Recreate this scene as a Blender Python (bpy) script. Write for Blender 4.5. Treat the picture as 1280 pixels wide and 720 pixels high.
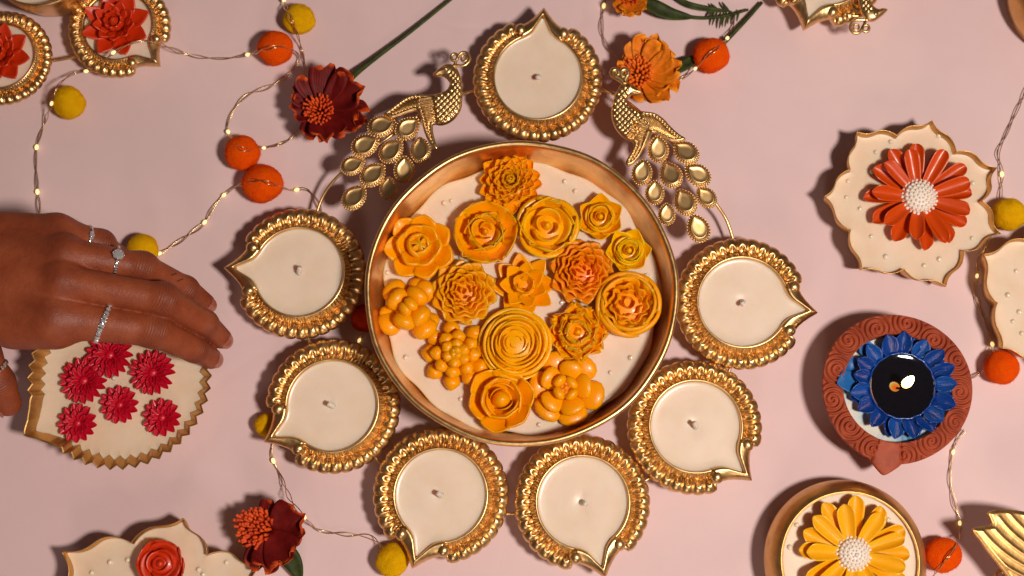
import bpy, math, random
import numpy as np
from mathutils import Vector, Matrix, noise

for _o in list(bpy.data.objects):
    bpy.data.objects.remove(_o)
SC = bpy.context.scene
COL = SC.collection
CM = 0.01
rnd = random.Random(11)

# ------------------------------------------------------------------ camera
TILT = math.radians(9.0)
DIST = 0.90
cam_d = bpy.data.cameras.new("camera")
cam = bpy.data.objects.new("camera", cam_d)
COL.objects.link(cam)
cam_d.lens = 50.0
cam_d.sensor_width = 36.0
cam_d.clip_start = 0.02
cam_d.clip_end = 50.0
cam.location = (0.0, -math.sin(TILT) * DIST, math.cos(TILT) * DIST)
cam.rotation_euler = (TILT, 0.0, 0.0)
cam_d.dof.use_dof = True
cam_d.dof.focus_distance = 0.855
cam_d.dof.aperture_fstop = 5.6
SC.camera = cam

# ------------------------------------------------------------------ ambient room light
W = bpy.data.worlds.new("World")
SC.world = W
W.use_nodes = True
bg = W.node_tree.nodes["Background"]
bg.inputs[0].default_value = (0.62, 0.46, 0.43, 1)
bg.inputs[1].default_value = 0.10

# ------------------------------------------------------------------ lamps
def area_lamp(name, loc, target, size, power, color):
    d = bpy.data.lights.new(name, 'AREA')
    d.shape = 'DISK'
    d.size = size
    d.energy = power
    d.color = color
    o = bpy.data.objects.new(name, d)
    COL.objects.link(o)
    o.location = loc
    v = Vector(target) - Vector(loc)
    o.rotation_euler = v.to_track_quat('-Z', 'Y').to_euler()
    return o

area_lamp("key_lamp", (0.52, -0.30, 1.25), (0.02, -0.02, 0), 0.17, 16.4, (1.0, 0.905, 0.81))
area_lamp("fill_lamp", (-0.05, -1.30, 0.85), (0, 0, 0), 0.45, 2.6, (1.0, 0.82, 0.70))

# ------------------------------------------------------------------ exposure
SC.view_settings.view_transform = 'Standard'
SC.view_settings.look = 'None'
SC.view_settings.exposure = 0.0
SC.view_settings.gamma = 1.0
SC.view_settings.use_curve_mapping = False
SC.render.engine = 'CYCLES'
SC.cycles.use_denoising = True
SC.cycles.max_bounces = 8
SC.cycles.sample_clamp_indirect = 6.0

# ------------------------------------------------------------------ pixel helpers (1280 x 720 photograph)
FPX = 50.0 / 36.0 * 1280.0
def P(x, y, z=0.0):
    """point of the horizontal plane at height z (cm) under a photo pixel, in metres"""
    d = Vector(((x - 640.0) / FPX, -(y - 360.0) / FPX, -1.0))
    d = Matrix.Rotation(TILT, 3, 'X') @ d
    o = cam.location
    t = (z * CM - o.z) / d.z
    return o + d * t
def LEN(px, x, y, z=0.0):
    """length in metres of px pixels at that place"""
    return (P(x + px * .5, y, z) - P(x - px * .5, y, z)).length
def DIRA(dx, dy):
    return math.atan2(-dy, dx)

# ------------------------------------------------------------------ object helpers
def empty(name, loc=(0, 0, 0), rz=0.0):
    o = bpy.data.objects.new(name, None)
    COL.objects.link(o)
    o.empty_display_size = 0.01
    o.location = loc
    o.rotation_euler = (0, 0, rz)
    return o
def tag(o, label=None, cat=None, group=None, kind=None):
    if label: o["label"] = label
    if cat: o["category"] = cat
    if group: o["group"] = group
    if kind: o["kind"] = kind
    return o
def me_from(name, verts, faces, mat=None, smooth=True, uv=None):
    me = bpy.data.meshes.new(name)
    me.from_pydata([tuple(v) for v in verts], [], [tuple(f) for f in faces])
    if smooth:
        me.polygons.foreach_set("use_smooth", [True] * len(me.polygons))
    if uv is not None:
        l = me.uv_layers.new(name="UVMap")
        idx = np.zeros(len(me.loops), dtype=np.int32)
        me.loops.foreach_get("vertex_index", idx)
        l.data.foreach_set("uv", np.asarray(uv, dtype=np.float32)[idx].ravel())
    if mat: me.materials.append(mat)
    me.update()
    return me
def ob(name, me, parent=None, loc=None, mtx=None, mat=None):
    o = bpy.data.objects.new(name, me)
    COL.objects.link(o)
    if mtx is not None: o.matrix_local = mtx
    if loc is not None: o.location = loc
    if parent is not None: o.parent = parent
    if mat is not None and not me.materials: me.materials.append(mat)
    return o
def copy_tree(o, parent=None):
    c = o.copy(); COL.objects.link(c); c.parent = parent
    for ch in list(o.children): copy_tree(ch, c)
    return c
def join_geo(parts):
    V, F = [], []
    for v, f in parts:
        b = len(V); V += [tuple(p) for p in v]; F += [tuple(i + b for i in q) for q in f]
    return V, F

# ------------------------------------------------------------------ geometry
def polar(R, Z, th, cap0=False, cap1=False, closed=True):
    """rings k x angles n -> verts, faces"""
    K, N = R.shape
    V = np.stack([R * np.cos(th)[None], R * np.sin(th)[None], Z], -1).reshape(-1, 3).tolist()
    F = []
    for k in range(K - 1):
        for n in range(N):
            m = (n + 1) % N
            F.append((k * N + n, k * N + m, (k + 1) * N + m, (k + 1) * N + n))
    if cap0:
        V.append((0, 0, float(Z[0].mean()))); c = len(V) - 1
        F += [(c, (n + 1) % N, n) for n in range(N)]
    if cap1:
        V.append((0, 0, float(Z[-1].mean()))); c = len(V) - 1; b = (K - 1) * N
        F += [(c, b + n, b + (n + 1) % N) for n in range(N)]
    return V, F
def lathe(prof, n=64, cap0=False, cap1=False, wob=None):
    th = np.linspace(0, 2 * math.pi, n, endpoint=False)
    p = np.array(prof, float)
    R = np.repeat(p[:, :1], n, 1); Z = np.repeat(p[:, 1:], n, 1)
    if wob is not None: R = R * (1 + wob(th))[None]
    return polar(R, Z, th, cap0, cap1)
def smooth_path(pts, n=8, closed=False):
    pts = [Vector(p) for p in pts]
    out = []; L = len(pts)
    rng = range(L) if closed else range(L - 1)
    for i in rng:
        if closed: a, b, c, d = pts[i - 1], pts[i], pts[(i + 1) % L], pts[(i + 2) % L]
        else: a, b, c, d = pts[max(i - 1, 0)], pts[i], pts[i + 1], pts[min(i + 2, L - 1)]
        for k in range(n):
            t = k / n
            out.append(0.5 * ((2 * b) + (c - a) * t + (2 * a - 5 * b + 4 * c - d) * t * t + (3 * b - a - 3 * c + d) * t ** 3))
    if not closed: out.append(pts[-1])
    return out
def tube(path, rad, sides=8, flat=None, cap=True):
    path = [Vector(p) for p in path]
    n = len(path)
    rr = rad if callable(rad) else (lambda t: rad)
    V, F = [], []
    tan = [(path[min(i + 1, n - 1)] - path[max(i - 1, 0)]).normalized() for i in range(n)]
    up = Vector((0, 0, 1)) if abs(tan[0].z) < .9 else Vector((1, 0, 0))
    nx = tan[0].cross(up).normalized()
    for i in range(n):
        nx = (nx - tan[i] * nx.dot(tan[i])).normalized()
        ny = tan[i].cross(nx)
        r = rr(i / (n - 1))
        for s in range(sides):
            a = 2 * math.pi * s / sides
            V.append(path[i] + nx * math.cos(a) * r + ny * math.sin(a) * r * (flat or 1))
    for i in range(n - 1):
        for s in range(sides):
            q = (s + 1) % sides
            F.append((i * sides + s, i * sides + q, (i + 1) * sides + q, (i + 1) * sides + s))
    if cap:
        F.append(tuple(reversed(range(sides)))); F.append(tuple(range((n - 1) * sides, n * sides)))
    return V, F
def ellipsoid(c, r, nu=16, nv=10, mtx=None):
    V, F = [], []
    c = Vector(c)
    for j in range(1, nv):
        p = math.pi * j / nv
        for i in range(nu):
            a = 2 * math.pi * i / nu
            v = Vector((r[0] * math.sin(p) * math.cos(a), r[1] * math.sin(p) * math.sin(a), r[2] * math.cos(p)))
            if mtx is not None: v = mtx @ v
            V.append(c + v)
    t = Vector((0, 0, r[2])); b = Vector((0, 0, -r[2]))
    if mtx is not None: t = mtx @ t; b = mtx @ b
    V += [c + t, c + b]; T = len(V) - 2; B = T + 1
    for j in range(nv - 2):
        for i in range(nu):
            k = (i + 1) % nu
            F.append((j * nu + i, (j + 1) * nu + i, (j + 1) * nu + k, j * nu + k))
    for i in range(nu):
        k = (i + 1) % nu
        F.append((T, i, k)); F.append((B, (nv - 2) * nu + k, (nv - 2) * nu + i))
    return V, F
def nets(Fv, org, h):
    """naive surface nets: Fv < 0 inside; -> verts, quads"""
    nx, ny, nz = Fv.shape
    ins = Fv < 0
    acc = np.zeros((nx - 1, ny - 1, nz - 1, 3)); cnt = np.zeros((nx - 1, ny - 1, nz - 1))
    cs = [(i, j, k) for i in (0, 1) for j in (0, 1) for k in (0, 1)]
    def sl(c): return (slice(c[0], nx - 1 + c[0]), slice(c[1], ny - 1 + c[1]), slice(c[2], nz - 1 + c[2]))
    for a in cs:
        for ax in range(3):
            if a[ax]: continue
            b = list(a); b[ax] = 1; b = tuple(b)
            fa = Fv[sl(a)]; fb = Fv[sl(b)]
            m = (fa < 0) != (fb < 0)
            t = np.where(m, fa / np.where(m, fa - fb, 1), 0)
            for d in range(3):
                acc[..., d] += np.where(m, a[d] + (t if d == ax else 0), 0)
            cnt += m
    act = cnt > 0
    idx = -np.ones(act.shape, dtype=np.int64)
    idx[act] = np.arange(act.sum())
    base = np.argwhere(act)
    V = (base + acc[act] / cnt[act][:, None]) * h + np.array(org)
    Q = []
    for ax in range(3):
        o1, o2 = (ax + 1) % 3, (ax + 2) % 3
        lo = [slice(None)] * 3; hi = [slice(None)] * 3
        lo[ax] = slice(0, -1); hi[ax] = slice(1, None)
        ch = ins[tuple(lo)] != ins[tuple(hi)]
        pos = np.argwhere(ch)
        ok = (pos[:, o1] > 0) & (pos[:, o2] > 0) & (pos[:, o1] < Fv.shape[o1] - 1) & (pos[:, o2] < Fv.shape[o2] - 1)
        pos = pos[ok]
        ii = ins[tuple(lo)][tuple(pos.T)]
        def cell(d1, d2):
            p = pos.copy(); p[:, o1] -= d1; p[:, o2] -= d2
            return idx[tuple(p.T)]
        q = np.stack([cell(1, 1), cell(0, 1), cell(0, 0), cell(1, 0)], 1)
        q[~ii] = q[~ii][:, ::-1]
        Q.append(q)
    Q = np.concatenate(Q)
    return V, Q
def me_np(name, V, Q, mat=None, smooth=True):
    me = bpy.data.meshes.new(name)
    me.from_pydata(V.tolist(), [], Q.tolist())
    if smooth: me.polygons.foreach_set("use_smooth", [True] * len(me.polygons))
    if mat: me.materials.append(mat)
    me.update()
    return me
def sdf_poly(X, Y, poly):
    """signed distance to a polygon, negative inside"""
    poly = np.array(poly, float); n = len(poly)
    d = np.full(X.shape, 1e9); s = np.ones(X.shape)
    for i in range(n):
        a = poly[i]; b = poly[i - 1]
        ex, ey = b[0] - a[0], b[1] - a[1]
        wx, wy = X - a[0], Y - a[1]
        t = np.clip((wx * ex + wy * ey) / (ex * ex + ey * ey + 1e-12), 0, 1)
        d = np.minimum(d, (wx - ex * t) ** 2 + (wy - ey * t) ** 2)
        c1 = Y >= a[1]; c2 = Y < b[1]; c3 = ex * wy > ey * wx
        fl = (c1 & c2 & c3) | (~c1 & ~c2 & ~c3)
        s = np.where(fl, -s, s)
    return s * np.sqrt(d)

# ------------------------------------------------------------------ materials
def srgb(r, g, b):
    f = lambda c: (c / 255 / 12.92) if c / 255 <= .04045 else ((c / 255 + .055) / 1.055) ** 2.4
    return (f(r), f(g), f(b))
class NT:
    def __init__(s, name):
        s.m = bpy.data.materials.new(name); s.m.use_nodes = True
        s.t = s.m.node_tree; s.b = s.t.nodes["Principled BSDF"]
    def n(s, kind, **kw):
        x = s.t.nodes.new(kind)
        for k, v in kw.items():
            if k.startswith('i_'): x.inputs[k[2:].replace('_', ' ')].default_value = v
            else: setattr(x, k, v)
        return x
    def l(s, a, b): s.t.links.new(a, b)
    def coord(s, which='Object'):
        return s.n('ShaderNodeTexCoord').outputs[which]
    def noise(s, scale, detail=4, co=None, rough=.55, dist=0):
        x = s.n('ShaderNodeTexNoise'); x.inputs['Scale'].default_value = scale
        x.inputs['Detail'].default_value = detail; x.inputs['Roughness'].default_value = rough
        x.inputs['Distortion'].default_value = dist
        if co is not None: s.l(co, x.inputs['Vector'])
        return x.outputs['Fac']
    def ramp(s, fac, stops, interp='LINEAR'):
        r = s.n('ShaderNodeValToRGB'); e = r.color_ramp.elements
        r.color_ramp.interpolation = interp
        while len(e) > 1: e.remove(e[-1])
        e[0].position = stops[0][0]; c = stops[0][1]; e[0].color = (*c, 1) if len(c) == 3 else c
        for p, c in stops[1:]:
            q = e.new(p); q.color = (*c, 1) if len(c) == 3 else c
        s.l(fac, r.inputs[0]); return r.outputs[0]
    def bump(s, h, strength=.3, dist=.001, prev=None):
        b = s.n('ShaderNodeBump'); b.inputs['Strength'].default_value = strength; b.inputs['Distance'].default_value = dist
        s.l(h, b.inputs['Height'])
        if prev is not None: s.l(prev, b.inputs['Normal'])
        return b.outputs[0]
    def mix(s, fac, a, b, mode='MIX'):
        x = s.n('ShaderNodeMix'); x.data_type = 'RGBA'; x.blend_type = mode
        for v, i in ((fac, 0), (a, 6), (b, 7)):
            if hasattr(v, 'is_linked'): s.l(v, x.inputs[i])
            else: x.inputs[i].default_value = v if i == 0 else ((*v, 1) if len(v) == 3 else v)
        return x.outputs[2]
    def math(s, op, a, b=None, c=None):
        x = s.n('ShaderNodeMath'); x.operation = op
        for i, v in enumerate((a, b, c)):
            if v is None: continue
            if hasattr(v, 'is_linked'): s.l(v, x.inputs[i])
            else: x.inputs[i].default_value = v
        return x.outputs[0]
    def set(s, **kw):
        for k, v in kw.items():
            k = k.replace('_', ' ')
            i = s.b.inputs[k]
            if hasattr(v, 'is_linked'): s.l(v, i)
            else: i.default_value = (*v, 1) if isinstance(v, tuple) and len(v) == 3 and i.type == 'RGBA' else v
        return s
def dark(c, f): return tuple(x * f for x in c)

def gold_mat(name, base, rough, wear=.5, bumpy=.08):
    t = NT(name); oi = t.n('ShaderNodeObjectInfo')
    vm = t.n('ShaderNodeVectorMath'); vm.operation = 'ADD'; t.l(t.coord(), vm.inputs[0])
    rv = t.n('ShaderNodeCombineXYZ'); k = t.math('MULTIPLY', oi.outputs['Random'], 9.0)
    t.l(k, rv.inputs[0]); t.l(k, rv.inputs[2]); t.l(rv.outputs[0], vm.inputs[1])
    co = vm.outputs[0]
    n1 = t.noise(90, 5, co); n2 = t.noise(420, 3, co); n0 = t.noise(38, 4, co, .6)
    c = t.ramp(n1, [(.25, dark(base, .72)), (.55, base), (.8, tuple(min(1, x * 1.12) for x in base))])
    c = t.mix(t.ramp(n0, [(.56, (0, 0, 0)), (.72, (.45, .45, .45))]), c, (base[0] * .55, base[1] * .44, base[2] * .34))
    r = t.math('MULTIPLY_ADD', n2, .22, rough - .11)
    r2 = t.math('MULTIPLY_ADD', n1, .18, -.09)
    r = t.math('ADD', r, r2)
    b = t.bump(n2, bumpy, .0012)
    t.set(Base_Color=c, Metallic=1.0, Roughness=r, Normal=b)
    return t.m
def wax_mat(name, col, col2=None, stain=None, rough=.38, rad=.004, sss=.8, bump=.06, nscale=160, stain_amt=.62, spec=.45, coat=0.0):
    t = NT(name); oi = t.n('ShaderNodeObjectInfo'); co = t.coord('Object')
    vm = t.n('ShaderNodeVectorMath'); vm.operation = 'ADD'
    t.l(co, vm.inputs[0])
    rv = t.n('ShaderNodeCombineXYZ')
    k = t.math('MULTIPLY', oi.outputs['Random'], 7.0)
    t.l(k, rv.inputs[0]); t.l(k, rv.inputs[1]); t.l(rv.outputs[0], vm.inputs[1])
    co = vm.outputs[0]
    n1 = t.noise(nscale, 4, co); n2 = t.noise(nscale * 6, 3, co)
    c2 = col2 or dark(col, .88)
    c = t.ramp(n1, [(.3, c2), (.62, col)])
    if stain:
        n3 = t.noise(nscale * .7, 4, co, dist=.6)
        m = t.ramp(n3, [(stain_amt, (0, 0, 0)), (stain_amt + .07, (1, 1, 1))])
        c = t.mix(m, c, stain)
    b = t.bump(n2, bump, .0008); b = t.bump(n1, bump * 2, .0015, b)
    t.set(Base_Color=c, Roughness=rough, Normal=b, Subsurface_Weight=sss, Subsurface_Radius=(1.0, .45, .2), Subsurface_Scale=rad, Specular_IOR_Level=spec, Coat_Weight=coat, Coat_Roughness=.16)
    return t.m

GOLD = gold_mat("antique_gold", (0.83, 0.535, 0.235), .345)
GOLD_SMOOTH = gold_mat("brass", (0.84, 0.53, 0.22), .35, bumpy=.05)
GOLD_TIN = gold_mat("gold_tin", (0.72, 0.42, 0.15), .42)
CREAM = wax_mat("cream_wax", srgb(236, 214, 194), srgb(230, 206, 182), rough=.30, rad=.006, sss=.6, nscale=60, bump=.04)
WICK = wax_mat("waxed_cotton_wick", srgb(238, 226, 212), srgb(215, 198, 182), rough=.7, rad=.001, nscale=700, bump=.3)
def pearl():
    t = NT("pearl"); t.set(Base_Color=srgb(240, 222, 196), Roughness=.12, Specular_IOR_Level=.7, Coat_Weight=.8, Subsurface_Weight=.3, Subsurface_Scale=.001)
    return t.m
PEARL = pearl()
# ================================================================== tabletop
def cloth_mat():
    t = NT("pink_tablecloth"); co = t.coord()
    big = t.noise(5, 4, co, .5, .4); mid = t.noise(28, 4, co)
    wv = t.n('ShaderNodeTexWave'); wv.inputs['Scale'].default_value = 420; wv.inputs['Distortion'].default_value = 1.2; t.l(co, wv.inputs['Vector'])
    wv2 = t.n('ShaderNodeTexWave'); wv2.bands_direction = 'Y'; wv2.inputs['Scale'].default_value = 420; wv2.inputs['Distortion'].default_value = 1.2; t.l(co, wv2.inputs['Vector'])
    weave = t.math('MAXIMUM', wv.outputs['Fac'], wv2.outputs['Fac'])
    base = srgb(224, 193, 193)
    c = t.ramp(big, [(.3, srgb(220, 188, 189)), (.5, base), (.72, srgb(228, 198, 197))])
    m = t.ramp(mid, [(.35, (.975, .975, .975)), (.6, (1, 1, 1))])
    c = t.mix(1.0, c, m, 'MULTIPLY')
    sp = t.noise(900, 2, co)
    c = t.mix(t.ramp(sp, [(.70, (0, 0, 0)), (.80, (.35, .35, .35))]), c, srgb(150, 110, 105))
    fo = t.n('ShaderNodeTexNoise'); fo.inputs['Scale'].default_value = 3.2; fo.inputs['Detail'].default_value = 2; fo.inputs['Distortion'].default_value = .8; t.l(co, fo.inputs['Vector'])
    fold = t.ramp(t.math('ABSOLUTE', t.math('SUBTRACT', fo.outputs['Fac'], .5)), [(0, (0, 0, 0)), (.018, (1, 1, 1))])
    b = t.bump(big, .5, .008); b = t.bump(fold, .2, .0009, b); b = t.bump(mid, .15, .001, b); b = t.bump(weave, .12, .0004, b)
    t.set(Base_Color=c, Roughness=.72, Normal=b, Specular_IOR_Level=.3, Sheen_Weight=.15, Sheen_Roughness=.5)
    return t.m
tt = ob("tabletop", me_from("tabletop", [(-1.3, -1.3, 0), (1.3, -1.3, 0), (1.3, 1.3, 0), (-1.3, 1.3, 0)], [(0, 1, 2, 3)], cloth_mat(), False))
tag(tt, kind="structure", label="plain pink cloth covering the tabletop")

# ================================================================== beaded diya cup (spout towards local +X), centimetres
def diya_geo():
    N = 812
    th = np.linspace(-math.pi, math.pi, N, endpoint=False)
    a = np.abs(np.degrees(th))
    rin = np.interp(a, [0, 1.2, 3, 6, 9, 12, 16, 20, 25, 180], [3.93, 3.84, 3.63, 3.34, 3.09, 2.92, 2.80, 2.73, 2.70, 2.70])
    rout = np.interp(a, [0, 1, 5, 10, 15, 20, 27, 180], [4.68, 4.60, 4.24, 3.93, 3.74, 3.65, 3.62, 3.62])
    NB = 29; gap = 28.0; pitch = (360 - 2 * gap) / NB
    ph = ((a - gap) / pitch) if NB % 2 == 0 else ((np.degrees(th) % 360 - gap) / pitch)
    phi = 2 * (ph - np.floor(ph)) - 1
    b = np.sqrt(np.clip(1 - (0.97 * phi) ** 2, 0.03, 1))
    fl = np.cos(np.radians(a) * 84)
    ss = np.clip((a - 23.5) / 4.5, 0, 1); ss = ss * ss * (3 - 2 * ss)
    one = np.ones(N)
    RB, ZB, RS, ZS = [], [], [], []
    def add(rb, zb, rs, zs): RB.append(rb * one); ZB.append(zb * one); RS.append(rs * one); ZS.append(zs * one)
    add(rin - .03, 2.0, rin - .03, 2.0)
    add(rin, 2.36, rin, 2.40)
    add(rin + .03, 2.50, rin + .03, 2.55)
    add(rin + .09, 2.56, rin + .10, 2.62)
    add(rin + .16, 2.53, rin + .20, 2.66)
    sl = [(.19, 2.48, 0), (.22, 2.45, .6), (.28, 2.38, 1), (.34, 2.31, 1), (.40, 2.23, .8), (.45, 2.18, .2)]
    for i, (dr, z, am) in enumerate(sl):
        s = (i + 1) / len(sl) * .82
        add(rin + dr, z + .045 * am * fl, rin + .20 + (rout - rin - .20) * s, 2.64 - .36 * s ** 2.0)
    add(rin + .48, 2.10, rin + .2 + (rout - rin - .2) * .95, 2.22)
    rc, zc = 3.57, 1.82
    NA = 22
    al = np.linspace(174, -75, NA)
    for i, q in enumerate(al):
        dq = q; q = math.radians(q)
        bb = .40 + .60 * b
        s = i / (NA - 1)
        # oval scoop on the inner shoulder of every lobe, with a raised horseshoe edge
        e2 = ((dq - 122) / 30) ** 2 + (phi / .50) ** 2
        sc = .17 * np.exp(-e2 ** 2 * 1.2) - .035 * np.exp(-((np.sqrt(e2) - 1.25) / .28) ** 2)
        k = 1 - sc / .5
        add(rc + .56 * math.cos(q) * (.55 + .45 * bb) * k, zc + .45 * math.sin(q) * bb * k, rout - .35 * s * s, 2.12 - .95 * s)
    add(3.35 + .12 * b, 1.15, rout * .86, 1.1)
    add(3.15 + .06 * b, .7, rout * .74, .7)
    add(2.7, .25, 2.75, .25)
    add(2.45, .02, 2.45, .02)
    add(1.2, .02, 1.2, .02)
    RB, ZB, RS, ZS = map(np.array, (RB, ZB, RS, ZS))
    R = RS + (RB - RS) * ss; Z = ZS + (ZB - ZS) * ss
    parts = [polar(R * CM, Z * CM, th, False, True)]
    # polar gives inside-to-outside rings; flip for outward normals
    v, f = parts[0]; parts[0] = (v, [tuple(reversed(q)) for q in f])
    for sg in (-1, 1):
        an = math.radians(24.5) * sg
        parts.append(ellipsoid((3.26 * CM * math.cos(an), 3.26 * CM * math.sin(an), 2.34 * CM), (.44 * CM, .40 * CM, .42 * CM), 20, 14))
    return join_geo(parts), (th, rin)
DIYA_GEO, (D_TH, D_RIN) = diya_geo()
DIYA_ME = me_from("diya_cup", *DIYA_GEO, GOLD)
def diya_wax():
    th = D_TH[::4]; r = D_RIN[::4]
    fr = np.array([.03, .06, .10, .16, .25, .4, .6, .8, .92, .97, 1.0])
    R = np.outer(fr, r) * CM; 
    R[:4] = fr[:4, None] * 2.7 * CM
    z = np.array([2.22, 2.20, 2.21, 2.235, 2.25, 2.255, 2.25, 2.25, 2.255, 2.275, 2.31])
    Z = np.repeat(z[:, None], len(th), 1) * CM
    V, F = polar(R, Z, th, True)
    return me_from("wax", V, [tuple(reversed(q)) for q in F][:0] + F, CREAM)
WAX_ME = diya_wax()
def fix_normals(me, up=True):
    """turn a mostly flat sheet to face up"""
    s = sum(p.normal.z * p.area for p in me.polygons)
    if (s < 0) == up: me.flip_normals()
fix_normals(WAX_ME)
def wick_me():
    path = [(-.02, 0, 2.1), (0, 0, 2.35), (.08, .02, 2.6), (.22, .06, 2.82)]
    p = smooth_path([Vector(q) * CM for q in path], 4)
    return me_from("wick", *tube(p, lambda t: (.19 - .04 * t) * CM, 10), WICK)
WICK_ME = wick_me()
def add_diya(parent, x, y, dx, dy, scale=1.0, zref=2.3, name="diya_cup"):
    loc = P(x, y, zref * scale); loc.z = 0.0005
    o = ob(name, DIYA_ME, parent)
    o.location = loc - parent.location
    o.rotation_euler = (0, 0, DIRA(dx, dy)); o.scale = (scale,) * 3
    o.rotation_euler = (rnd.uniform(-.018, .018), rnd.uniform(-.018, .018), DIRA(dx, dy))
    dz = rnd.uniform(-.07, .02) * CM
    ob("wax", WAX_ME, o).location = (0, 0, dz)
    w = ob("wick", WICK_ME, o); w.rotation_euler = (0, 0, rnd.uniform(0, 6.28)); w.location = (0, 0, dz); w.scale = (1, 1, rnd.uniform(.98, 1.05))
    return o
def rod(parent, pts, z=1.1, r=.10, name="connecting_rod", zs=None):
    p = smooth_path([P(q[0], q[1], (zs[i] if zs else z)) - parent.location for i, q in enumerate(pts)], 8)
    return ob(name, me_from(name, *tube(p, r * CM, 10), GOLD_SMOOTH), parent)

# ================================================================== peacock relief built from its outline
def relief(name, poly, top, zc, back=2.0, h=.8, mat=None, smooth_n=4, org=None, hmax=14):
    """poly in photo pixels; top(X,Y,d) -> height in pixels; mapped onto the plane at zc cm. Returns mesh (world minus org)"""
    pp = [(v.x, v.y) for v in smooth_path([(x, y, 0) for x, y in poly], smooth_n, True)]
    A = np.array(pp); lo = A.min(0) - 3; hi = A.max(0) + 3
    xs = np.arange(lo[0], hi[0], h); ys = np.arange(lo[1], hi[1], h); zs = np.arange(-back - 2 * h, hmax, h)
    X, Y = np.meshgrid(xs, ys, indexing='ij')
    sd = sdf_poly(X, Y, pp)
    T = top(X, Y, -sd)
    Z = zs[None, None, :]
    F = np.maximum(Z - T[..., None], -Z - back)
    F = np.maximum(F, sd[..., None] + np.zeros_like(Z))
    V, Q = nets(F, (xs[0], ys[0], zs[0]), h)
    c = A.mean(0)
    # affine pixel -> world
    p0 = P(c[0], c[1], zc); ex = P(c[0] + 50, c[1], zc) - p0; ey = P(c[0], c[1] + 50, zc) - p0
    sc = ex.length / 50
    E = np.array([ex[:], ey[:]]) / 50
    Wv = np.array(p0[:]) + (V[:, :2] - c) @ E
    Wv[:, 2] += V[:, 2] * sc
    if org is not None: Wv = Wv - np.array(org[:])
    return me_np(name, Wv, Q[:, ::-1], mat)

BODY_L = [(541,94),(545,89),(551,84),(558,80),(566,81),(572,87),(576,97),(578,110),(578,124),(576,137),(570,147),(561,154),(551,157),(543,156),(541,160),(543,172),(547,187),(540,183),(533,172),(528,158),(525,146),(521,139),(512,141),(502,145),(491,148),(480,143),(488,137),(497,130),(507,123),(518,119),(530,119),(541,119),(552,116),(559,112),(562,105),(559,99),(553,95),(547,96)]
BODY_R = [(804,117),(797,111),(789,105),(780,103),(775,107),(769,117),(765,131),(764,145),(769,160),(780,173),(792,179),(789,190),(782,203),(785,208),(795,202),(804,188),(811,177),(816,167),(827,172),(841,178),(857,175),(848,168),(838,159),(829,149),(818,142),(806,140),(796,138),(787,132),(784,125),(789,119),(796,119)]
def sst(x, a, b):
    t = np.clip((x - a) / (b - a), 0, 1); return t * t * (3 - 2 * t)
def seg_d(X, Y, a, b):
    ex, ey = b[0] - a[0], b[1] - a[1]
    t = ((X - a[0]) * ex + (Y - a[1]) * ey) / (ex * ex + ey * ey)
    tc = np.clip(t, 0, 1)
    return np.hypot(X - a[0] - ex * tc, Y - a[1] - ey * tc), t * math.hypot(ex, ey)
def peacock_top(neck, w1, w2, head, breast_c, flip):
    def top(X, Y, d):
        d = np.clip(d, 0, None)
        T = 2.2 + 5.5 * np.sqrt(1 - (1 - np.clip(d / 9.0, 0, 1)) ** 2)
        # wings: flat, ribbed, with a raised border
        for (a, b, w) in (w1, w2):
            dd, t = seg_d(X, Y, a, b)
            m = sst(-dd, -w - 2, -w + 1)
            border = sst(-np.abs(d - 2.2), -1.6, -.2) * 1.2
            rib = 1.1 * np.cos(t * 2 * math.pi / 4.2) * sst(d, 2.5, 4.5)
            Tw = 3.6 + border + rib + 1.0 * sst(d, 2, 8)
            T = T * (1 - m) + Tw * m
        # scales on neck and breast
        m = np.zeros_like(X)
        for (a, b, w) in neck:
            dd, t = seg_d(X, Y, a, b); m = np.maximum(m, sst(-dd, -w - 1.5, -w))
        u = (X + Y) * .7071; v = (X - Y) * .7071
        sc = np.abs(np.cos(u * math.pi / 5.0)) * np.abs(np.cos(v * math.pi / 6.0))
        T = T + m * (1.7 * sc - .7) * sst(d, 1.0, 3.0)
        dd = np.hypot(X - head[0], Y - head[1])
        T = T + 1.2 * sst(-dd, -2.6, -1.2)
        return T
    return top
TOP_L = peacock_top([((560, 120), (558, 140), 17), ((568, 98), (570, 125), 8)], ((482, 143), (523, 126), 13), ((533, 128), (542, 184), 9), (557, 87), None, 1)
TOP_R = peacock_top([((782, 142), (784, 160), 15), ((776, 118), (774, 140), 9)], ((852, 175), (814, 150), 13), ((800, 160), (785, 205), 9), (787, 110), None, -1)

def feather_geo():
    N = 234
    th = np.linspace(-math.pi, math.pi, N, endpoint=False)
    out = 1 + .20 * np.exp(-np.abs(th / .42) ** 1.6)
    inn = .64 * (1 + .40 * np.exp(-np.abs(th / .34) ** 1.2))
    fl = np.clip(np.cos(th * 26) * 1.6, -1, 1)
    one = np.ones(N)
    rings = [(out * .55, -.06 * one), (out * .97, -.06 * one), (out, 0 * one), (out * .97, .06 + .0 * one)]
    for s in np.linspace(.05, .95, 6):
        r = out * .96 * (1 - s) + inn * 1.06 * s
        rings.append((r, .04 + .20 * s + .045 * fl * math.sin(math.pi * min(1, s * 1.3 + .1))))
    rings += [(inn * 1.04, .245 * one), (inn * 1.0, .255 * one), (inn * .965, .245 * one), (inn * .945, .21 * one), (inn * .93, .205 * one), (inn * .5, .205 * one), (inn * .15, .205 * one)]
    R = np.array([a for a, _ in rings]); Z = np.array([z * one for _, z in rings])
    return polar(R, Z, th, True, True)
FV, FF = feather_geo()
FEATHER_ME = me_from("tail_feather", FV, [tuple(q) for q in FF], GOLD)
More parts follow.
